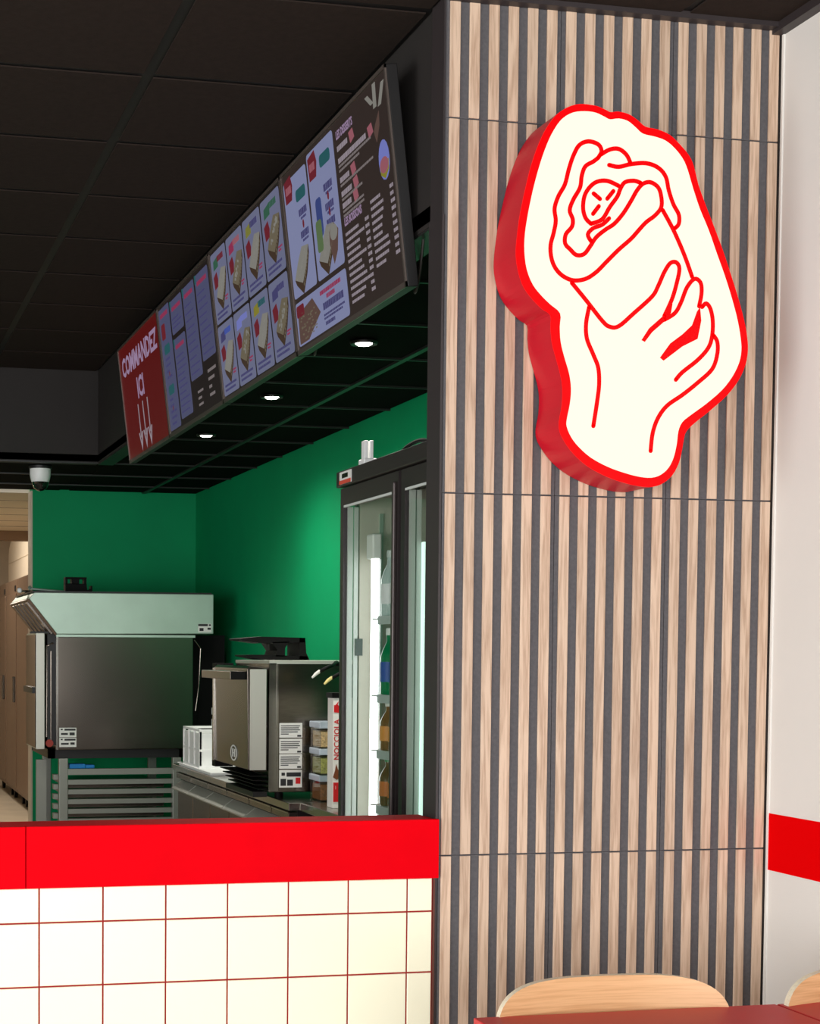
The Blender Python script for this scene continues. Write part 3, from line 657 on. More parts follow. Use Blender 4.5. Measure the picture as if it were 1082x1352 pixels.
sticker(ov, 1.255, 1.355, .943, .996, OY0-.004, [(.3, .95, .7, .9), (.1, .55, .25, .45), (.65, .9, .25, .5), (.08, .2, .75, .9)])
sticker(ov, 2.075, 2.155, 1.615, 1.665, OY0-.02, [(.0, .72, .72, .98), (.1, .4, .15, .5), (.7, .95, .3, .55), (.8, .95, .75, .95)])

# things lying on the hood
t = thing('black_bracket', 'small black bracket with two windows standing on the oven hood', 'bracket', (1.42, 9.94, 1.849))
part('base', MB().prism([(1.325, 1.849), (1.345, 1.87), (1.345, 1.91), (1.475, 1.908), (1.478, 1.872), (1.5, 1.875), (1.503, 1.897), (1.51, 1.897), (1.51, 1.866), (1.49, 1.849)], 'y', 9.9, 9.98), M['black_plastic'], t)
for x in (1.345, 1.385, 1.46): part('post', MB().box(x, x+(.045 if x == 1.385 else .014), 9.9, 9.98, 1.905, 1.94), M['black_plastic'], t)
part('top_bar', MB().box(1.345, 1.475, 9.9, 9.98, 1.938, 1.948), M['black_plastic'], t)
t = thing('oven_peel', 'long thin peel lying on the oven hood, its white knob sticking out', 'peel', (1.2, 9.85, 1.849))
part('handle', MB().tube([(1.06, 9.84, 1.857), (1.36, 9.86, 1.857)], .007), M['steel_dark'], t)
part('knob', MB().lathe([(.004, -.016), (.012, -.012), (.016, 0), (.012, .012), (.004, .016)], (1.062, 9.84, 1.862), 14), M['white_plastic'], t, smooth=True, label='white knob')
part('blade', MB().box(1.1, 1.36, 9.9, 10.15, 1.85, 1.856), M['steel'], t)
single('peel_knob_rod', MB().tube([(1.12, 9.8, 1.872), (1.33, 9.8, 1.856)], .006).lathe([(.004, -.014), (.013, 0), (.004, .014)], (1.118, 9.8, 1.876), 12), M['steel_matt'],
       'pale rod resting beside the peel on the oven hood', 'rod', loc=(1.2, 9.8, 1.849))

# oven stand with tray runners
st = thing('oven_stand', 'steel tray rack stand under the large oven', 'stand', (1.65, 9.95, 0))
part('top_frame', MB().box(1.2, 2.02, 9.56, 9.6, .872, .926).box(1.2, 2.02, 10.36, 10.4, .872, .926).box(1.2, 1.24, 9.56, 10.4, .872, .926).box(1.98, 2.02, 9.56, 10.4, .872, .926), M['black_metal'], st)
for x in (1.262, 1.94):
    for y in (9.55, 10.33):
        part('leg', MB().box(x, x+.052, y, y+.05, 0, .872), M['steel_satin'], st, bevel=.003)
for x in (1.17, ):
    part('side_sheet', MB().box(x-.03, x+.03, 9.66, 9.68, 0, .86), M['steel_satin'], st)
part('front_rail', MB().box(1.31, 1.95, 9.552, 9.58, .775, .81), M['steel_satin'], st)
for k in range(10):
    z = .73-.0575*k
    part('tray_runner', MB().box(1.31, 1.94, 9.555+.004*(k % 2), 9.6, z-.012, z+.016), M['steel_satin'], st)
for k in range(8):
    z = .76-.0575*k
    part('runner_bracket', MB().box(1.235, 1.262, 9.6, 9.66, z-.015, z+.015), M['steel_satin'], st)
for k in range(6):
    z = .70-.0575*k
    part('tray', MB().box(1.32, 1.9, 9.62, 10.3, z-.008, z+.014), M['steel_dark'], st)
single('blue_cloth', MB().box(1.325, 1.42, 9.565, 9.66, .811, .838).box(1.42, 1.475, 9.57, 9.66, .811, .832), M['blue'], 'bright blue folded cloth on the rack under the large oven', 'cloth', loc=(1.4, 9.6, .811), bevel=.006)

# ------------------------------------------------------------------ steel work counter
wc = thing('work_counter', 'long stainless work counter running along the green wall', 'counter', (2.05, 7.5, 0))
part('worktop', MB().box(1.752, 2.345, 6.3, 8.64, .868, .9), M['steel'], wc, bevel=.003)
part('body', MB().box(1.80, 2.345, 6.34, 8.6, .08, .866), M['black_metal'], wc)
yy = [8.6, 8.22, 7.82, 7.42, 7.0, 6.62, 6.34]
for i in range(len(yy)-1):
    d = part('drawer', MB().box(1.765, 1.80, yy[i+1]+.006, yy[i]-.006, .828, .858), M['steel_dark'], wc, bevel=.002)
    part('drawer_edge', MB().box(1.762, 1.765, yy[i+1]+.01, yy[i]-.01, .852, .857), M['steel'], d)
    d = part('door', MB().box(1.775, 1.80, yy[i+1]+.006, yy[i]-.006, .12, .755), mat('dark_bronze_steel', (96, 78, 62), .28, .9), wc, bevel=.002)
    part('door_pull', MB().prism([(1.74, .775), (1.795, .815), (1.80, .81), (1.80, .765), (1.75, .765)], 'y', yy[i+1]+.008, yy[i]-.008), M['steel_pale'], d)
for x in (1.85, 2.3):
    for y in (6.4, 8.5): part('foot', MB().cyl((x, y, 0), (x, y, .09), .02), M['steel'], wc)
lt = thing('side_table', 'dark steel table between the work counter and the glass fridge', 'table', (2.08, 5.8, 0))
part('table_top', MB().box(1.80, 2.345, 5.2, 6.296, .866, .9), M['steel'], lt, bevel=.003)
part('panel', MB().box(1.84, 2.345, 5.22, 6.27, .06, .866), M['black_metal'], lt)
part('knob', MB().lathe([(.006, -.012), (.014, -.008), (.016, .002), (.008, .012)], (1.825, 5.97, .845), 14), M['steel'], lt, smooth=True)
for x in (1.87, 2.31):
    for y in (5.26, 6.22): part('foot', MB().cyl((x, y, 0), (x, y, .07), .018), M['steel'], lt)

# speed oven
so_ = thing('speed_oven', 'steel countertop oven with a black rack on top', 'oven', (2.0, 6.9, .9))
part('body', MB().box(1.722, 2.3, 6.5, 7.08, .925, 1.46), M['steel_dark'], so_, bevel=.005)
part('top_plate', MB().box(1.72, 2.3, 6.497, 7.08, 1.452, 1.465), M['steel_pale'], so_)
part('side_seam', MB().box(1.752, 1.76, 6.496, 6.5, .93, 1.452).box(1.72, 1.752, 6.497, 6.5, .93, 1.455), M['steel'], so_)
dd = part('door', MB().prism([(1.628, 1.432), (1.64, 1.444), (1.70, 1.437), (1.714, 1.425), (1.714, 1.01), (1.66, 1.012), (1.634, 1.02)], 'y', 6.5, 7.1), M['steel_dark'], so_, bevel=.003)
part('door_side', MB().box(1.640, 1.708, 6.496, 6.5, 1.018, 1.43), M['steel_pale'], dd)
part('door_handle', MB().box(1.566, 1.628, 6.54, 7.08, 1.387, 1.421), M['steel_dark'], dd, bevel=.003)
part('handle_cap', MB().box(1.568, 1.63, 6.53, 6.54, 1.387, 1.42), M['black_plastic'], dd)
part('door_edge', MB().box(1.625, 1.65, 7.1, 7.12, 1.02, 1.43), M['steel'], dd)
cpn = part('control_panel', MB().box(1.64, 1.72, 7.12, 7.19, .99, 1.45), M['black_plastic'], so_)
for z in (1.17, 1.22): part('button', MB().box(1.635, 1.64, 7.13, 7.18, z, z+.03), M['label_white'], cpn)
def ring(c, r0, r1, n=24):
    mb = MB(); x, y, z = c; vs = []
    for r in (r0, r1):
        for xx in (x, x-.002): vs += [(xx, y+1.7*r*math.cos(2*math.pi*i/n), z+r*math.sin(2*math.pi*i/n)) for i in range(n)]
    fs = []
    for i in range(n):
        j = (i+1) % n
        fs += [(n+i, n+j, 3*n+j, 3*n+i), (i, j, n+j, n+i), (2*n+i, 2*n+j, 3*n+j, 3*n+i)]
    return mb.add(vs, fs)
emb = part('door_emblem', ring((1.632, 6.74, 1.075), .028, .034), M['label_white'], dd)
part('emblem_mark', MB().box(1.6295, 1.632, 6.715, 6.726, 1.058, 1.092).box(1.6295, 1.632, 6.752, 6.763, 1.058, 1.092).box(1.6295, 1.632, 6.726, 6.752, 1.072, 1.078), M['label_white'], emb)
for k in range(4):
    part('vent_slat', MB().box(1.645+.012*k, 1.72, 6.51, 7.05, .93+.018*(3-k)+.006, .94+.018*(3-k)), M['black_plastic'], so_)
part('drip_tray', MB().box(1.66, 1.72, 6.52, 7.0, .905, .927), M['black_metal'], so_)
for x in (1.78, 2.25):
    for y in (6.56, 7.02): part('foot', MB().cyl((x, y, .9), (x, y, .926), .018), M['black_plastic'], so_)
lines = [(.06, .9, .78, .84), (.06, .85, .64, .70), (.06, .9, .5, .56), (.06, .8, .36, .42), (.06, .4, .22, .28), (.78, .95, .06, .18)]
for z0, z1 in ((1.15, 1.21), (1.085, 1.145), (1.022, 1.082)):
    sticker(so_, 1.765, 1.862, z0, z1, 6.5, lines)
s = sticker(so_, 1.765, 1.862, .945, 1.017, 6.5, [(.32, .95, .62, .86), (.06, .3, .1, .5), (.35, .6, .1, .45), (.1, .25, .68, .85)])
part('red_mark', MB().box(1.835, 1.855, 6.497, 6.498, .96, .985), M['red_ink'], s)
# black paddle rack on top of it
rk = thing('paddle_rack', 'black two-pronged rack lying on the countertop oven', 'rack', (1.82, 6.78, 1.466))
zb = 1.467
part('end_plate', MB().prism([(1.905, zb), (1.905, zb+.094), (1.93, zb+.094), (1.935, zb+.03), (1.95, zb)], 'y', 6.7, 6.895), M['black_plastic'], rk)
part('middle_post', MB().prism([(1.80, zb+.015), (1.81, zb+.04), (1.785, zb+.075), (1.86, zb+.078), (1.842, zb+.05), (1.842, zb+.015)], 'y', 6.7, 6.895), M['black_plastic'], rk)
part('upper_prong', MB().prism([(1.645, zb+.083), (1.645, zb+.089), (1.74, zb+.098), (1.93, zb+.094), (1.93, zb+.075), (1.75, zb+.07)], 'y', 6.7, 6.895), M['black_plastic'], rk)
part('lower_prong', MB().prism([(1.672, zb+.015), (1.672, zb+.02), (1.75, zb+.022), (1.94, zb+.016), (1.94, zb), (1.75, zb)], 'y', 6.7, 6.895), M['black_plastic'], rk)

# white crate and lid at the end of the counter
lid = thing('white_lid_box', 'flat white plastic box under the white crate', 'box', (1.88, 8.1, .9))
part('box', MB().box(1.76, 2.0, 7.75, 8.5, .9, .912), M['white_plastic'], lid, bevel=.003)
part('rim', MB().box(1.754, 2.02, 7.73, 8.52, .912, .917), M['white_plastic'], lid, bevel=.002)
cr = thing('white_crate', 'white ribbed plastic crate on the work counter', 'crate', (1.86, 8.2, .917))
cx0, cx1, cy0, cy1 = 1.765, 1.95, 8.02, 8.42
part('liner', MB().box(cx0+.004, cx1-.004, cy0+.004, cy1-.004, .918, 1.09), M['white_plastic'], cr)
for z in (.917, 1.0, 1.1):
    part('hoop', MB().box(cx0, cx1, cy0, cy0+.012, z, z+.012).box(cx0, cx1, cy1-.012, cy1, z, z+.012).box(cx0, cx0+.012, cy0+.012, cy1-.012, z, z+.012).box(cx1-.012, cx1, cy0+.012, cy1-.012, z, z+.012), M['white_plastic'], cr)
for k in range(4):
    part('rib', MB().box(cx0-.001, cx0+.011, cy0+.001+(cy1-cy0-.013)*k/3, cy0+.012+(cy1-cy0-.013)*k/3, .929, 1.1), M['white_plastic'], cr)
for k in range(3):
    x = cx0+.001+(cx1-cx0-.013)*k/2
    part('rib', MB().box(x, x+.011, cy0+.001, cy0+.012, .929, 1.1), M['white_plastic'], cr)

# stacked ingredient boxes
for k, (lab, c1, nm) in enumerate((('clear box of red-brown seeds, bottom of the stack', (150, 92, 50), 'a'), ('clear box of green seeds, middle of the stack', (170, 164, 92), 'b'), ('clear box of pale crushed nuts, top of the stack', (216, 176, 132), 'c'))):
    z = .901+.107*k
    b = thing('ingredient_box', lab, 'container', (1.93, 6.38, z), 'stacked ingredient boxes')
    m = mat('crumbs_'+nm, c1, .8, noise=.5, nscale=160, bump=1, bscale=160)
    part('contents', MB().box(1.868, 1.99, 6.327, 6.45, z+.004, z+.068), m, b, bevel=.004)
    part('tub', MB().box(1.862, 1.996, 6.32, 6.323, z, z+.086).box(1.862, 1.996, 6.455, 6.458, z, z+.086).box(1.862, 1.865, 6.32, 6.458, z, z+.086).box(1.993, 1.996, 6.32, 6.458, z, z+.086).box(1.862, 1.996, 6.32, 6.458, z, z+.003), M['glass'], b)
    part('lid', MB().box(1.857, 2.001, 6.315, 6.463, z+.08, z+.1055), mat('lid_clear', (176, 186, 198), .3), b, bevel=.004)
    if k == 2: part('black_clip', MB().prism([(1.905, z+.02), (1.915, z+.02), (1.945, z+.06), (1.935, z+.06)], 'y', 6.312, 6.32), M['black_plastic'], b)

# NOCCIOLA carton
bx = thing('nut_carton', 'tall narrow white carton reading NOCCIOLA beside the fridge', 'carton', (1.9, 6.1, .9))
part('carton', MB().box(1.842, 2.02, 6.05, 6.12, .901, 1.325), mat('carton_white', (240, 236, 228), .5), bx)
part('cap', MB().box(1.836, 2.02, 6.045, 6.125, 1.325, 1.345), M['black_plastic'], bx)
part('red_foot', MB().box(1.845, 1.878, 6.047, 6.05, .925, 1.0), M['red_ink'], bx)
vs, fs = text_mb('NOCCIOLA', .03, 'CENTER', 1.0, .0005)
part('lettering', MB().add([(1.858-y, 6.0485, 1.165+x) for x, y in vs], fs), M['red_ink'], bx)
part('emblem', MB().prism([(1.845, 1.27), (1.867, 1.268), (1.869, 1.29), (1.859, 1.3), (1.863, 1.312), (1.851, 1.298), (1.845, 1.298)], 'y', 6.0475, 6.05), M['red_ink'], bx)
part('nut_picture', MB().prism([(1.843, 1.02), (1.859, 1.01), (1.873, 1.025), (1.865, 1.045), (1.855, 1.07), (1.851, 1.045)], 'y', 6.0475, 6.05), mat('nut_brown', (120, 62, 28), .6), bx)
vs, fs = text_mb('1 kg', .02, 'CENTER', 1.0, .0)
part('weight_mark', MB().add([(1.865+x, 6.046, .98+y) for x, y in vs], fs), mat('pale_print', (240, 190, 180), .6), bx)
bx.location.x += .014
for o_ in [q for q in COL.objects if q.name.startswith('ingredient_box')]: o_.location.x += .024
# two black cables with pale plugs beside the oven
for k, (z, lab, c1) in enumerate(((1.40, 'upper black cable with a white tip beside the carton', (225, 222, 214)), (1.375, 'lower black cable with a yellow tip beside the carton', (222, 206, 130)))):
    cb = thing('cable', lab, 'cable', (1.9, 6.2, z))
    x0 = 1.815+.05*k
    part('cord', MB().tube(smooth_path([(x0+.03, 6.2, z+.025), (x0+.06, 6.2, z+.04), (x0+.1, 6.25, z+.05), (x0+.16, 6.4, z+.06), (x0+.2, 6.495, z+.05)]), .007), M['black_plastic'], cb, smooth=True)
    part('tip', MB().tube([(x0, 6.2, z), (x0+.015, 6.2, z+.015), (x0+.032, 6.2, z+.027)], [.004, .007, .007]), mat('cable_tip', c1, .5), cb, smooth=True)

# ------------------------------------------------------------------ glass-door fridge
FX, FY0, FY1, FZ = 1.6, 3.93, 5.16, 2.085
fr = thing('display_fridge', 'tall charcoal fridge with two glass doors beside the slatted pillar', 'fridge', (1.95, 4.55, 0))
part('shell', MB().box(FX+.05, 2.31, FY0, FY0+.03, .05, FZ).box(FX+.05, 2.31, FY1-.03, FY1, .05, FZ).box(FX+.05, 2.31, FY0, FY1, FZ-.05, FZ-.001).box(FX+.05, 2.31, FY0, FY1, .05, .2).box(2.28, 2.31, FY0, FY1, .05, FZ), M['fridge_frame'], fr)
part('liner', MB().box(FX+.055, 2.28, FY1-.045, FY1-.03, .2, 2.035).box(FX+.055, 2.28, FY0+.03, FY0+.045, .2, 2.035).box(2.265, 2.28, FY0+.03, FY1-.03, .2, 2.035), M['fridge_in'], fr)
hdr = part('header', MB().box(FX-.012, FX+.05, FY0, FY1+.005, 2.034, FZ), M['fridge_frame'], fr, bevel=.004)
lb = part('header_badge', MB().box(FX-.0145, FX-.012, 5.0, 5.12, 2.04, 2.079), M['label_white'], hdr)
part('badge_stripe', MB().box(FX-.016, FX-.0145, 5.0, 5.12, 2.04, 2.052), mat('badge_red', (216, 78, 58), .5), lb)
part('badge_mark', MB().box(FX-.016, FX-.0145, 5.03, 5.09, 2.058, 2.072), M['steel_dark'], lb)
part('plinth', MB().box(FX+.01, FX+.05, FY0, FY1, .02, .19), M['fridge_frame'], fr)
for x in (1.7, 2.25):
    for y in (4.0, 5.1): part('foot', MB().cyl((x, y, 0), (x, y, .06), .02), M['black_metal'], fr)
part('mullion', MB().box(FX+.024, FX+.05, 4.545, 4.59, .2, 2.034), M['fridge_frame'], fr)
for y0, y1 in ((4.586, 5.152), (FY0+.008, 4.562)):
    d = part('door', MB().box(FX, FX+.022, y0, y0+.05, .2, 2.03).box(FX, FX+.022, y1-.03, y1, .2, 2.03).box(FX, FX+.022, y0+.05, y1-.03, 1.975, 2.03).box(FX, FX+.022, y0+.05, y1-.03, .2, .27), M['fridge_frame'], fr)
    part('glass_pane', MB().box(FX+.008, FX+.012, y0+.05, y1-.03, .27, 1.975), M['glass'], d)
    part('gasket', MB().box(FX+.001, FX+.007, y0+.05, y1-.03, 1.968, 1.976).box(FX+.014, FX+.032, y1-.036, y1-.03, .27, 1.97).box(FX+.036, FX+.05, y1-.036, y1-.028, .27, 1.97), M['gasket'], d)  # last pale band stands in for a reflection beside the seal
    part('door_grip', MB().box(FX-.012, FX, y0+.012, y0+.03, .5, 2.0), mat('grip_grey', (82, 74, 72), .35, .5), d, bevel=.004)
# vertical lamp tube; the pale glowing strip imitates an LED reflection in the glass
lp = part('lamp_tube', MB().box(1.674, 1.692, 5.03, 5.055, .3, 1.81), M['led'], fr, label='glowing white lamp tube')
part('lamp_holder', MB().box(1.668, 1.70, 5.026, 5.09, 1.80, 1.88), M['white_plastic'], fr, bevel=.006)
part('lamp_rail', MB().box(1.692, 1.702, 5.04, 5.10, .3, 1.80), M['white_plastic'], fr)
for y in (4.53,):
    part('lamp_reflection', MB().box(1.652, 1.664, y-.02, y, .3, 1.82), M['led_mirrored'], fr)
for x in (1.72, 1.8): part('shelf_rail', MB().box(x, x+.012, FY1-.052, FY1-.045, .3, 1.95), M['steel_matt'], fr)
part('vent', MB().box(1.642, 1.666, FY1-.049, FY1-.045, 1.49, 1.545), mat('vent_grey', (66, 68, 70), .5), fr)
shz = [.62, 1.015, 1.19, 1.365, 1.61]
for z in shz:
    mb = MB().box(1.664, 1.67, 3.98, 4.93, z-.012, z+.003).box(2.25, 2.257, 3.98, 5.11, z-.012, z)
    for k in range(13): mb.cyl((1.668, 4.0+.085*k, z-.003), (2.255, 4.0+.085*k, z-.003), .003, n=6)
    part('shelf', mb, M['white_plastic'], fr)
    part('price_rail', MB().box(1.655, 1.662, 4.62, 4.93, z-.022, z+.004).box(1.655, 1.662, 3.98, 4.5, z-.022, z+.004), mat('price_rail', (196, 202, 204), .4), fr)
# drinks
bott = {}
def bottle(x, y, z, glassc, labc, capc, h, label):
    m1 = mat('drink_glass', glassc, .12, coat=.3) if glassc not in bott else bott[glassc]; bott[glassc] = m1
    t = thing('drink_bottle', label, 'bottle', (x, y, z), 'drink bottles in the fridge')
    r = .031
    part('bottle', MB().lathe([(r*.9, 0), (r, .006), (r, h*.58), (r*.8, h*.68), (r*.42, h*.8), (r*.4, h*.92)], (x, y, z+.001), 14), m1, t, smooth=True)
    part('label_band', MB().lathe([(r+.0008, h*.2), (r+.0008, h*.5)], (x, y, z+.001), 14), mat('bottle_label', labc, .5), t, smooth=True)
    part('cap', MB().lathe([(r*.48, h*.9), (r*.48, h), (r*.3, h+.002)], (x, y, z+.001), 12), mat('bottle_cap', capc, .4), t, smooth=True)
SHN = {1.015: 'lowest shelf in view', 1.19: 'second shelf', 1.365: 'third shelf', 1.61: 'top shelf'}
kinds = {1.015: ((110, 60, 24), (226, 120, 40), (40, 140, 70)), 1.19: ((130, 74, 30), (232, 150, 60), (230, 230, 225)), 1.365: ((0, 120, 70), (40, 60, 170), (235, 235, 235)), 1.61: ((190, 205, 205), (235, 235, 240), (200, 205, 205))}
cols = [('amber', 'orange'), ('', '')]
desc = {1.015: 'amber bottle with orange label', 1.19: 'brown bottle with pale orange label', 1.365: 'green bottle with blue label', 1.61: 'clear bottle with white label'}
for z in (1.015, 1.19, 1.365, 1.61):
    g, l, c = kinds[z]
    h = .155 if z < 1.3 else .21
    spots = [(1.704, 4.945, 'left front'), (1.704, 4.865, 'second from left'), (1.704, 4.785, 'third from left'), (1.79, 4.945, 'behind the first')]
    if z == 1.61: spots = spots[:2]
    for x, y, w in spots:
        bottle(x, y, z, g, l, c, h, '%s, %s, on the fridge %s' % (desc[z], w, SHN[z]))
# packs behind the right-hand door
for k, (z, h, c, lab) in enumerate(((1.61, .20, (172, 170, 160), 'grey pack on the top fridge shelf behind the near door'), (1.365, .19, (206, 204, 198), 'pale grey pack on the third fridge shelf behind the near door'), (1.19, .15, (150, 150, 146), 'mid grey pack on the second fridge shelf behind the near door'), (1.015, .13, (190, 30, 40), 'red pack on the lowest fridge shelf in view behind the near door'))):
    t = thing('drink_pack', lab, 'pack', (1.80, 4.62, z), 'packs in the fridge')
    part('pack', MB().box(1.69, 1.9, 4.56, 4.70, z+.004, z+h), mat('pack_%d' % k, c, .5), t, bevel=.003)
    mb = MB()
    for q in range(4): mb.box(1.70, 1.86, 4.558, 4.56, z+.03+q*h*.2, z+.035+q*h*.2)
    part('pack_stripes', mb, M['ink'], t)
t = thing('wifi_router', 'small white router standing on top of the fridge', 'router', (1.7, 5.1, FZ))
part('base', MB().box(1.655, 1.70, 5.08, 5.14, FZ, FZ+.04), M['white_plastic'], t, bevel=.004)
part('antenna', MB().box(1.66, 1.672, 5.09, 5.125, FZ+.038, FZ+.098).box(1.678, 1.690, 5.09, 5.125, FZ+.038, FZ+.098), M['white_plastic'], t, bevel=.002)
single('black_cable_loop', MB().tube(smooth_path([(1.65, 4.72, FZ+.006), (1.65, 4.66, FZ+.024), (1.65, 4.56, FZ+.03), (1.65, 4.48, FZ+.02), (1.65, 4.42, FZ+.006)]), .006), M['black_plastic'], 'black cable loop lying on top of the fridge', 'cable', loc=(1.65, 4.57, FZ), smooth=True)

# ------------------------------------------------------------------ back room furniture
tl = (('farthest of the tan wheeled cabinets in the back room', 16.97, 18.2), ('middle tan wheeled cabinet in the back room', 15.93, 16.95), ('nearest tan wheeled cabinet, beside the green wall', 14.6, 15.91))
for lab, y0, y1 in tl:
    t = thing('wheeled_cabinet', lab, 'cabinet', (2.0, (y0+y1)/2, 0), 'tan wheeled cabinets')
    part('body', MB().box(1.70, 2.4, y0, y1, .12, 2.2), M['brown_panel'], t, bevel=.006)
    d = part('door', MB().box(1.685, 1.70, y0+.03, y1-.03, .16, 2.06), M['brown_panel'], t, bevel=.004)
    part('door_handle', MB().box(1.66, 1.685, y0+.08, y0+.14, 1.0, 1.25), M['steel_dark'], d, bevel=.004)
    part('vent', MB().box(1.694, 1.70, y0+.15, y0+.25, 2.085, 2.14), M['black_metal'], t)
    for y in (y0+.15, y1-.15):
        c = part('caster', MB().cyl((1.76, y, .06), (1.79, y, .06), .06, n=16), M['black_plastic'], t)
        part('caster_fork', MB().box(1.765, 1.785, y-.02, y+.02, .06, .13), M['steel'], c)
        c = part('caster', MB().cyl((2.3, y, .06), (2.33, y, .06), .06, n=16), M['black_plastic'], t)
wt = thing('white_tank', 'white rounded tank on top of the tan cabinets', 'tank', (2.0, 16.6, 2.2))
part('tank', MB().prism([(15.2, 2.2), (18.0, 2.2), (18.0, 2.5), (17.95, 2.62), (17.8, 2.68), (15.4, 2.68), (15.25, 2.62), (15.2, 2.5)], 'x', 1.82, 2.3), mat('tank_white', (222, 210, 190), .4), wt, bevel=.02)
part('tank_seam', MB().box(1.815, 1.82, 15.25, 17.95, 2.44, 2.446), M['beige'], wt)
t = thing('ceiling_light', 'warm ceiling lamp of the back room', 'ceiling light', (.9, 13.2, KZ-.001))
part('lamp_frame', MB().box(.62, 1.18, 12.9, 13.5, KZ-.03, KZ-.001), M['white_plastic'], t)
part('diffuser', MB().box(.65, 1.15, 12.93, 13.47, KZ-.034, KZ-.03), mat('lamp_glow', (255, 240, 215), .5, emit=(255, 226, 184), estr=4), t)
lo = area('back_room_lamp', (.9, 13.2, KZ-.04), (.9, 13.2, 0), .5, .5, 36, (1, .9, .78)); 
lo = area('store_room_lamp', (.9, 16.2, 3.05), (.9, 16.2, 0), .5, .5, 34, (1, .9, .78))

# ------------------------------------------------------------------ tables and chairs
def table(x0, x1, y0, y1, lab):
    cx, cy = (x0+x1)/2, (y0+y1)/2
    t = thing('dining_table', lab, 'table', (cx, cy, 0), 'red dining tables')
    part('table_top', MB().box(x0, x1, y0, y1, .72, .75), M['table_red'], t, bevel=.0025)
    cb = cy-.17
    part('column', MB().cyl((cx, cb, .02), (cx, cb, .70), .035), M['black_metal'], t, smooth=True)
    part('spider', MB().box(cx-.25, cx+.25, cb-.02, cb+.02, .70, .719).box(cx-.02, cx+.02, cb-.15, cb+.3, .70, .719), M['black_metal'], t)
    part('foot_plate', MB().box(cx-.12, cx+.12, cb-.12, cb+.12, 0, .02), M['black_metal'], t, bevel=.005)
table(1.274, 1.962, 2.465, 3.155, 'red square dining table in front of the slatted pillar')
table(1.966, 2.654, 2.465, 3.155, 'red square dining table at the right, against its neighbour')
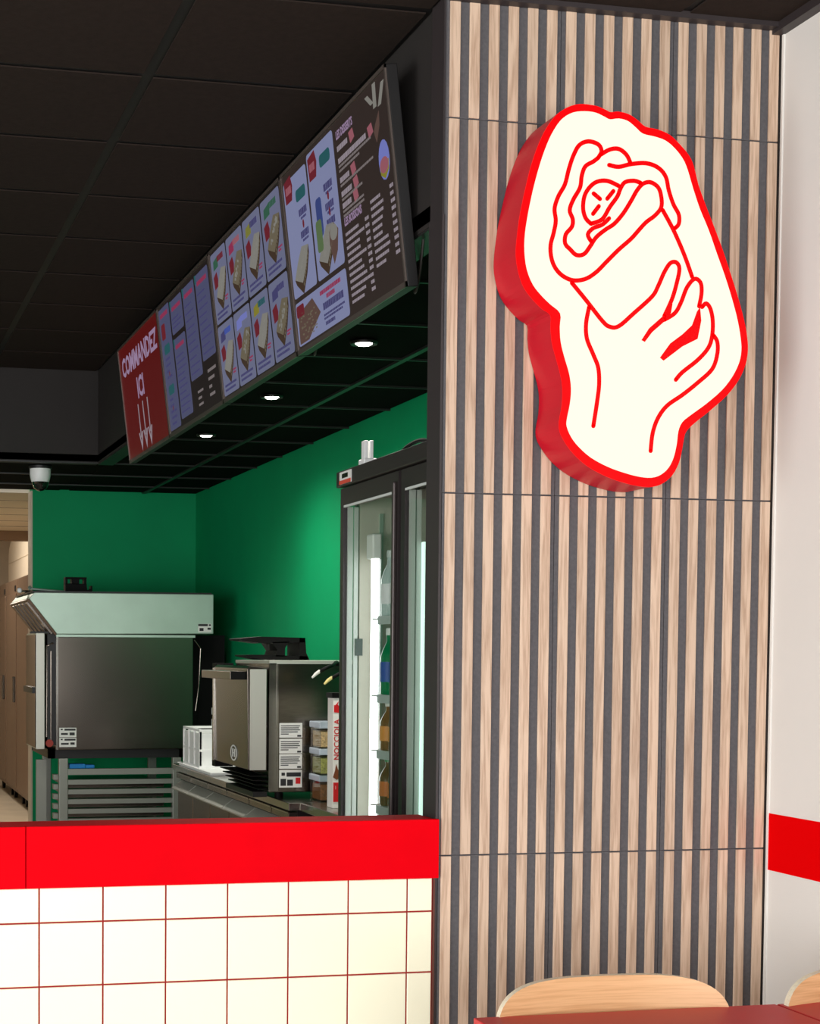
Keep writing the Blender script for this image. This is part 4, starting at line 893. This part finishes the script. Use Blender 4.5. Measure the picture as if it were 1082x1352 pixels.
def chair_meshes():
    out = {}
    a, h, zc, ex, th = .268, .16, .658, 4.0, .017
    nx, nz = 44, 14
    def surf(s, t, off):         # curved shell; s, t in -1..1 over a superellipse outline
        x = a*s*(1-abs(t)**ex)**(1/ex) if abs(t) < 1 else 0
        return x
    def ring_pts(k, n, sc):
        th_ = 2*math.pi*k/n; c, s = math.cos(th_), math.sin(th_)
        x = a*math.copysign(abs(c)**(2/ex), c)*sc; z = h*math.copysign(abs(s)**(2/ex), s)*sc
        return x, z
    n = 64; rings = [0.0, .3, .6, .85, .95, 1.0]
    def P(x, z, off):
        y = -.62*x*x - .09*(zc+h-z) - off      # concave towards the sitter (-y), leaning back at the top
        return (x, y, zc+z)
    face = MB(); back = MB(); edge = MB()
    for off, mb in ((th, face), (0, back)):
        vs = [P(0, 0, off)]; fs = []
        for r in rings[1:]:
            vs += [P(*ring_pts(k, n, r), off) for k in range(n)]
        for k in range(n): fs.append((0, 1+k, 1+(k+1) % n))
        for j in range(len(rings)-2):
            for k in range(n): fs.append((1+j*n+k, 1+(j+1)*n+k, 1+(j+1)*n+(k+1) % n, 1+j*n+(k+1) % n))
        mb.add(vs, fs)
    ev = [P(*ring_pts(k, n, 1.0), th) for k in range(n)] + [P(*ring_pts(k, n, 1.0), 0) for k in range(n)]
    edge.add(ev, [(k, (k+1) % n, n+(k+1) % n, n+k) for k in range(n)])
    both = MB(); both.add(face.v, face.f); both.add(back.v, back.f)
    out['backrest'] = both.mesh('backrest', M['ply_face'], smooth=True)
    out['ply_edge'] = edge.mesh('ply_edge', M['ply_edge'], smooth=True)
    seat = MB(); m = 20; vs = []
    for zz in (0, .012):
        for i in range(m):
            for j in range(m):
                u, v = i/(m-1)*2-1, j/(m-1)*2-1
                x = .22*u*math.sqrt(1-.35*v*v); y = -.27+.21*v*math.sqrt(1-.35*u*u)
                vs.append((x, y, .44+.02*u*u-.015*(1-v)*.5+zz))
    fs = []
    for i in range(m-1):
        for j in range(m-1):
            q = (i*m+j, (i+1)*m+j, (i+1)*m+j+1, i*m+j+1); fs += [q, tuple(k+m*m for k in q[::-1])]
    bd = [(i, 0) for i in range(m)] + [(m-1, j) for j in range(1, m)] + [(i, m-1) for i in range(m-2, -1, -1)] + [(0, j) for j in range(m-2, 0, -1)]
    for k in range(len(bd)):
        p, q = bd[k], bd[(k+1) % len(bd)]
        a1, b1 = p[0]*m+p[1], q[0]*m+q[1]; fs.append((a1, b1, b1+m*m, a1+m*m))
    seat.add(vs, fs); out['seat'] = seat.mesh('seat', M['ply_face'], smooth=True)
    out['legs'] = []
    for sx in (-1, 1):
        for yt, yb in ((-.43, -.47), (-.12, .02)):
            out['legs'].append(MB().tube([(sx*.21, yb, 0), (sx*.19, yt, .435)], .011).mesh('leg', M['black_metal'], smooth=True))
    out['posts'] = [MB().tube([(sx*.17, -.11, .43), (sx*.175, -.03, .5), (sx*.175, -.034, .62)], .009).mesh('back_post', M['black_metal'], smooth=True) for sx in (-1, 1)]
    return out
CM = chair_meshes()
def chair(x, y, rz, lab):
    t = thing('dining_chair', lab, 'chair', (x, y, 0), 'plywood dining chairs'); t.rotation_euler = (0, 0, rz)
    for nm in ('backrest', 'seat'): 
        o = link(nm, CM[nm], t)
        if nm == 'backrest': link('ply_edge', CM['ply_edge'], o)['label'] = 'pale layered plywood edge'
    for m in CM['legs']: link('leg', m, t)
    for m in CM['posts']: link('back_post', m, t)
chair(1.588, 3.27, 0, 'curved oak plywood chair in front of the slatted pillar')
chair(2.232, 3.26, math.radians(2), 'curved oak plywood chair at the right edge by the white wall')

# thin cables looping down below the screens
for y, lab in ((4.1, 'thin black cable looping below the nearest menu screen'), (5.02, 'short black cable loop below the third menu screen')):
    single('screen_cable', MB().tube(smooth_path([(1.455, y-.1, KZ-.008), (1.46, y-.06, KZ-.09), (1.47, y, KZ-.12), (1.5, y+.08, KZ-.05), (1.53, y+.12, KZ-.003)]), .004, 6), mat('cable_rubber', (40, 34, 30), .5), lab, 'cable', loc=(1.47, y, KZ), smooth=True)
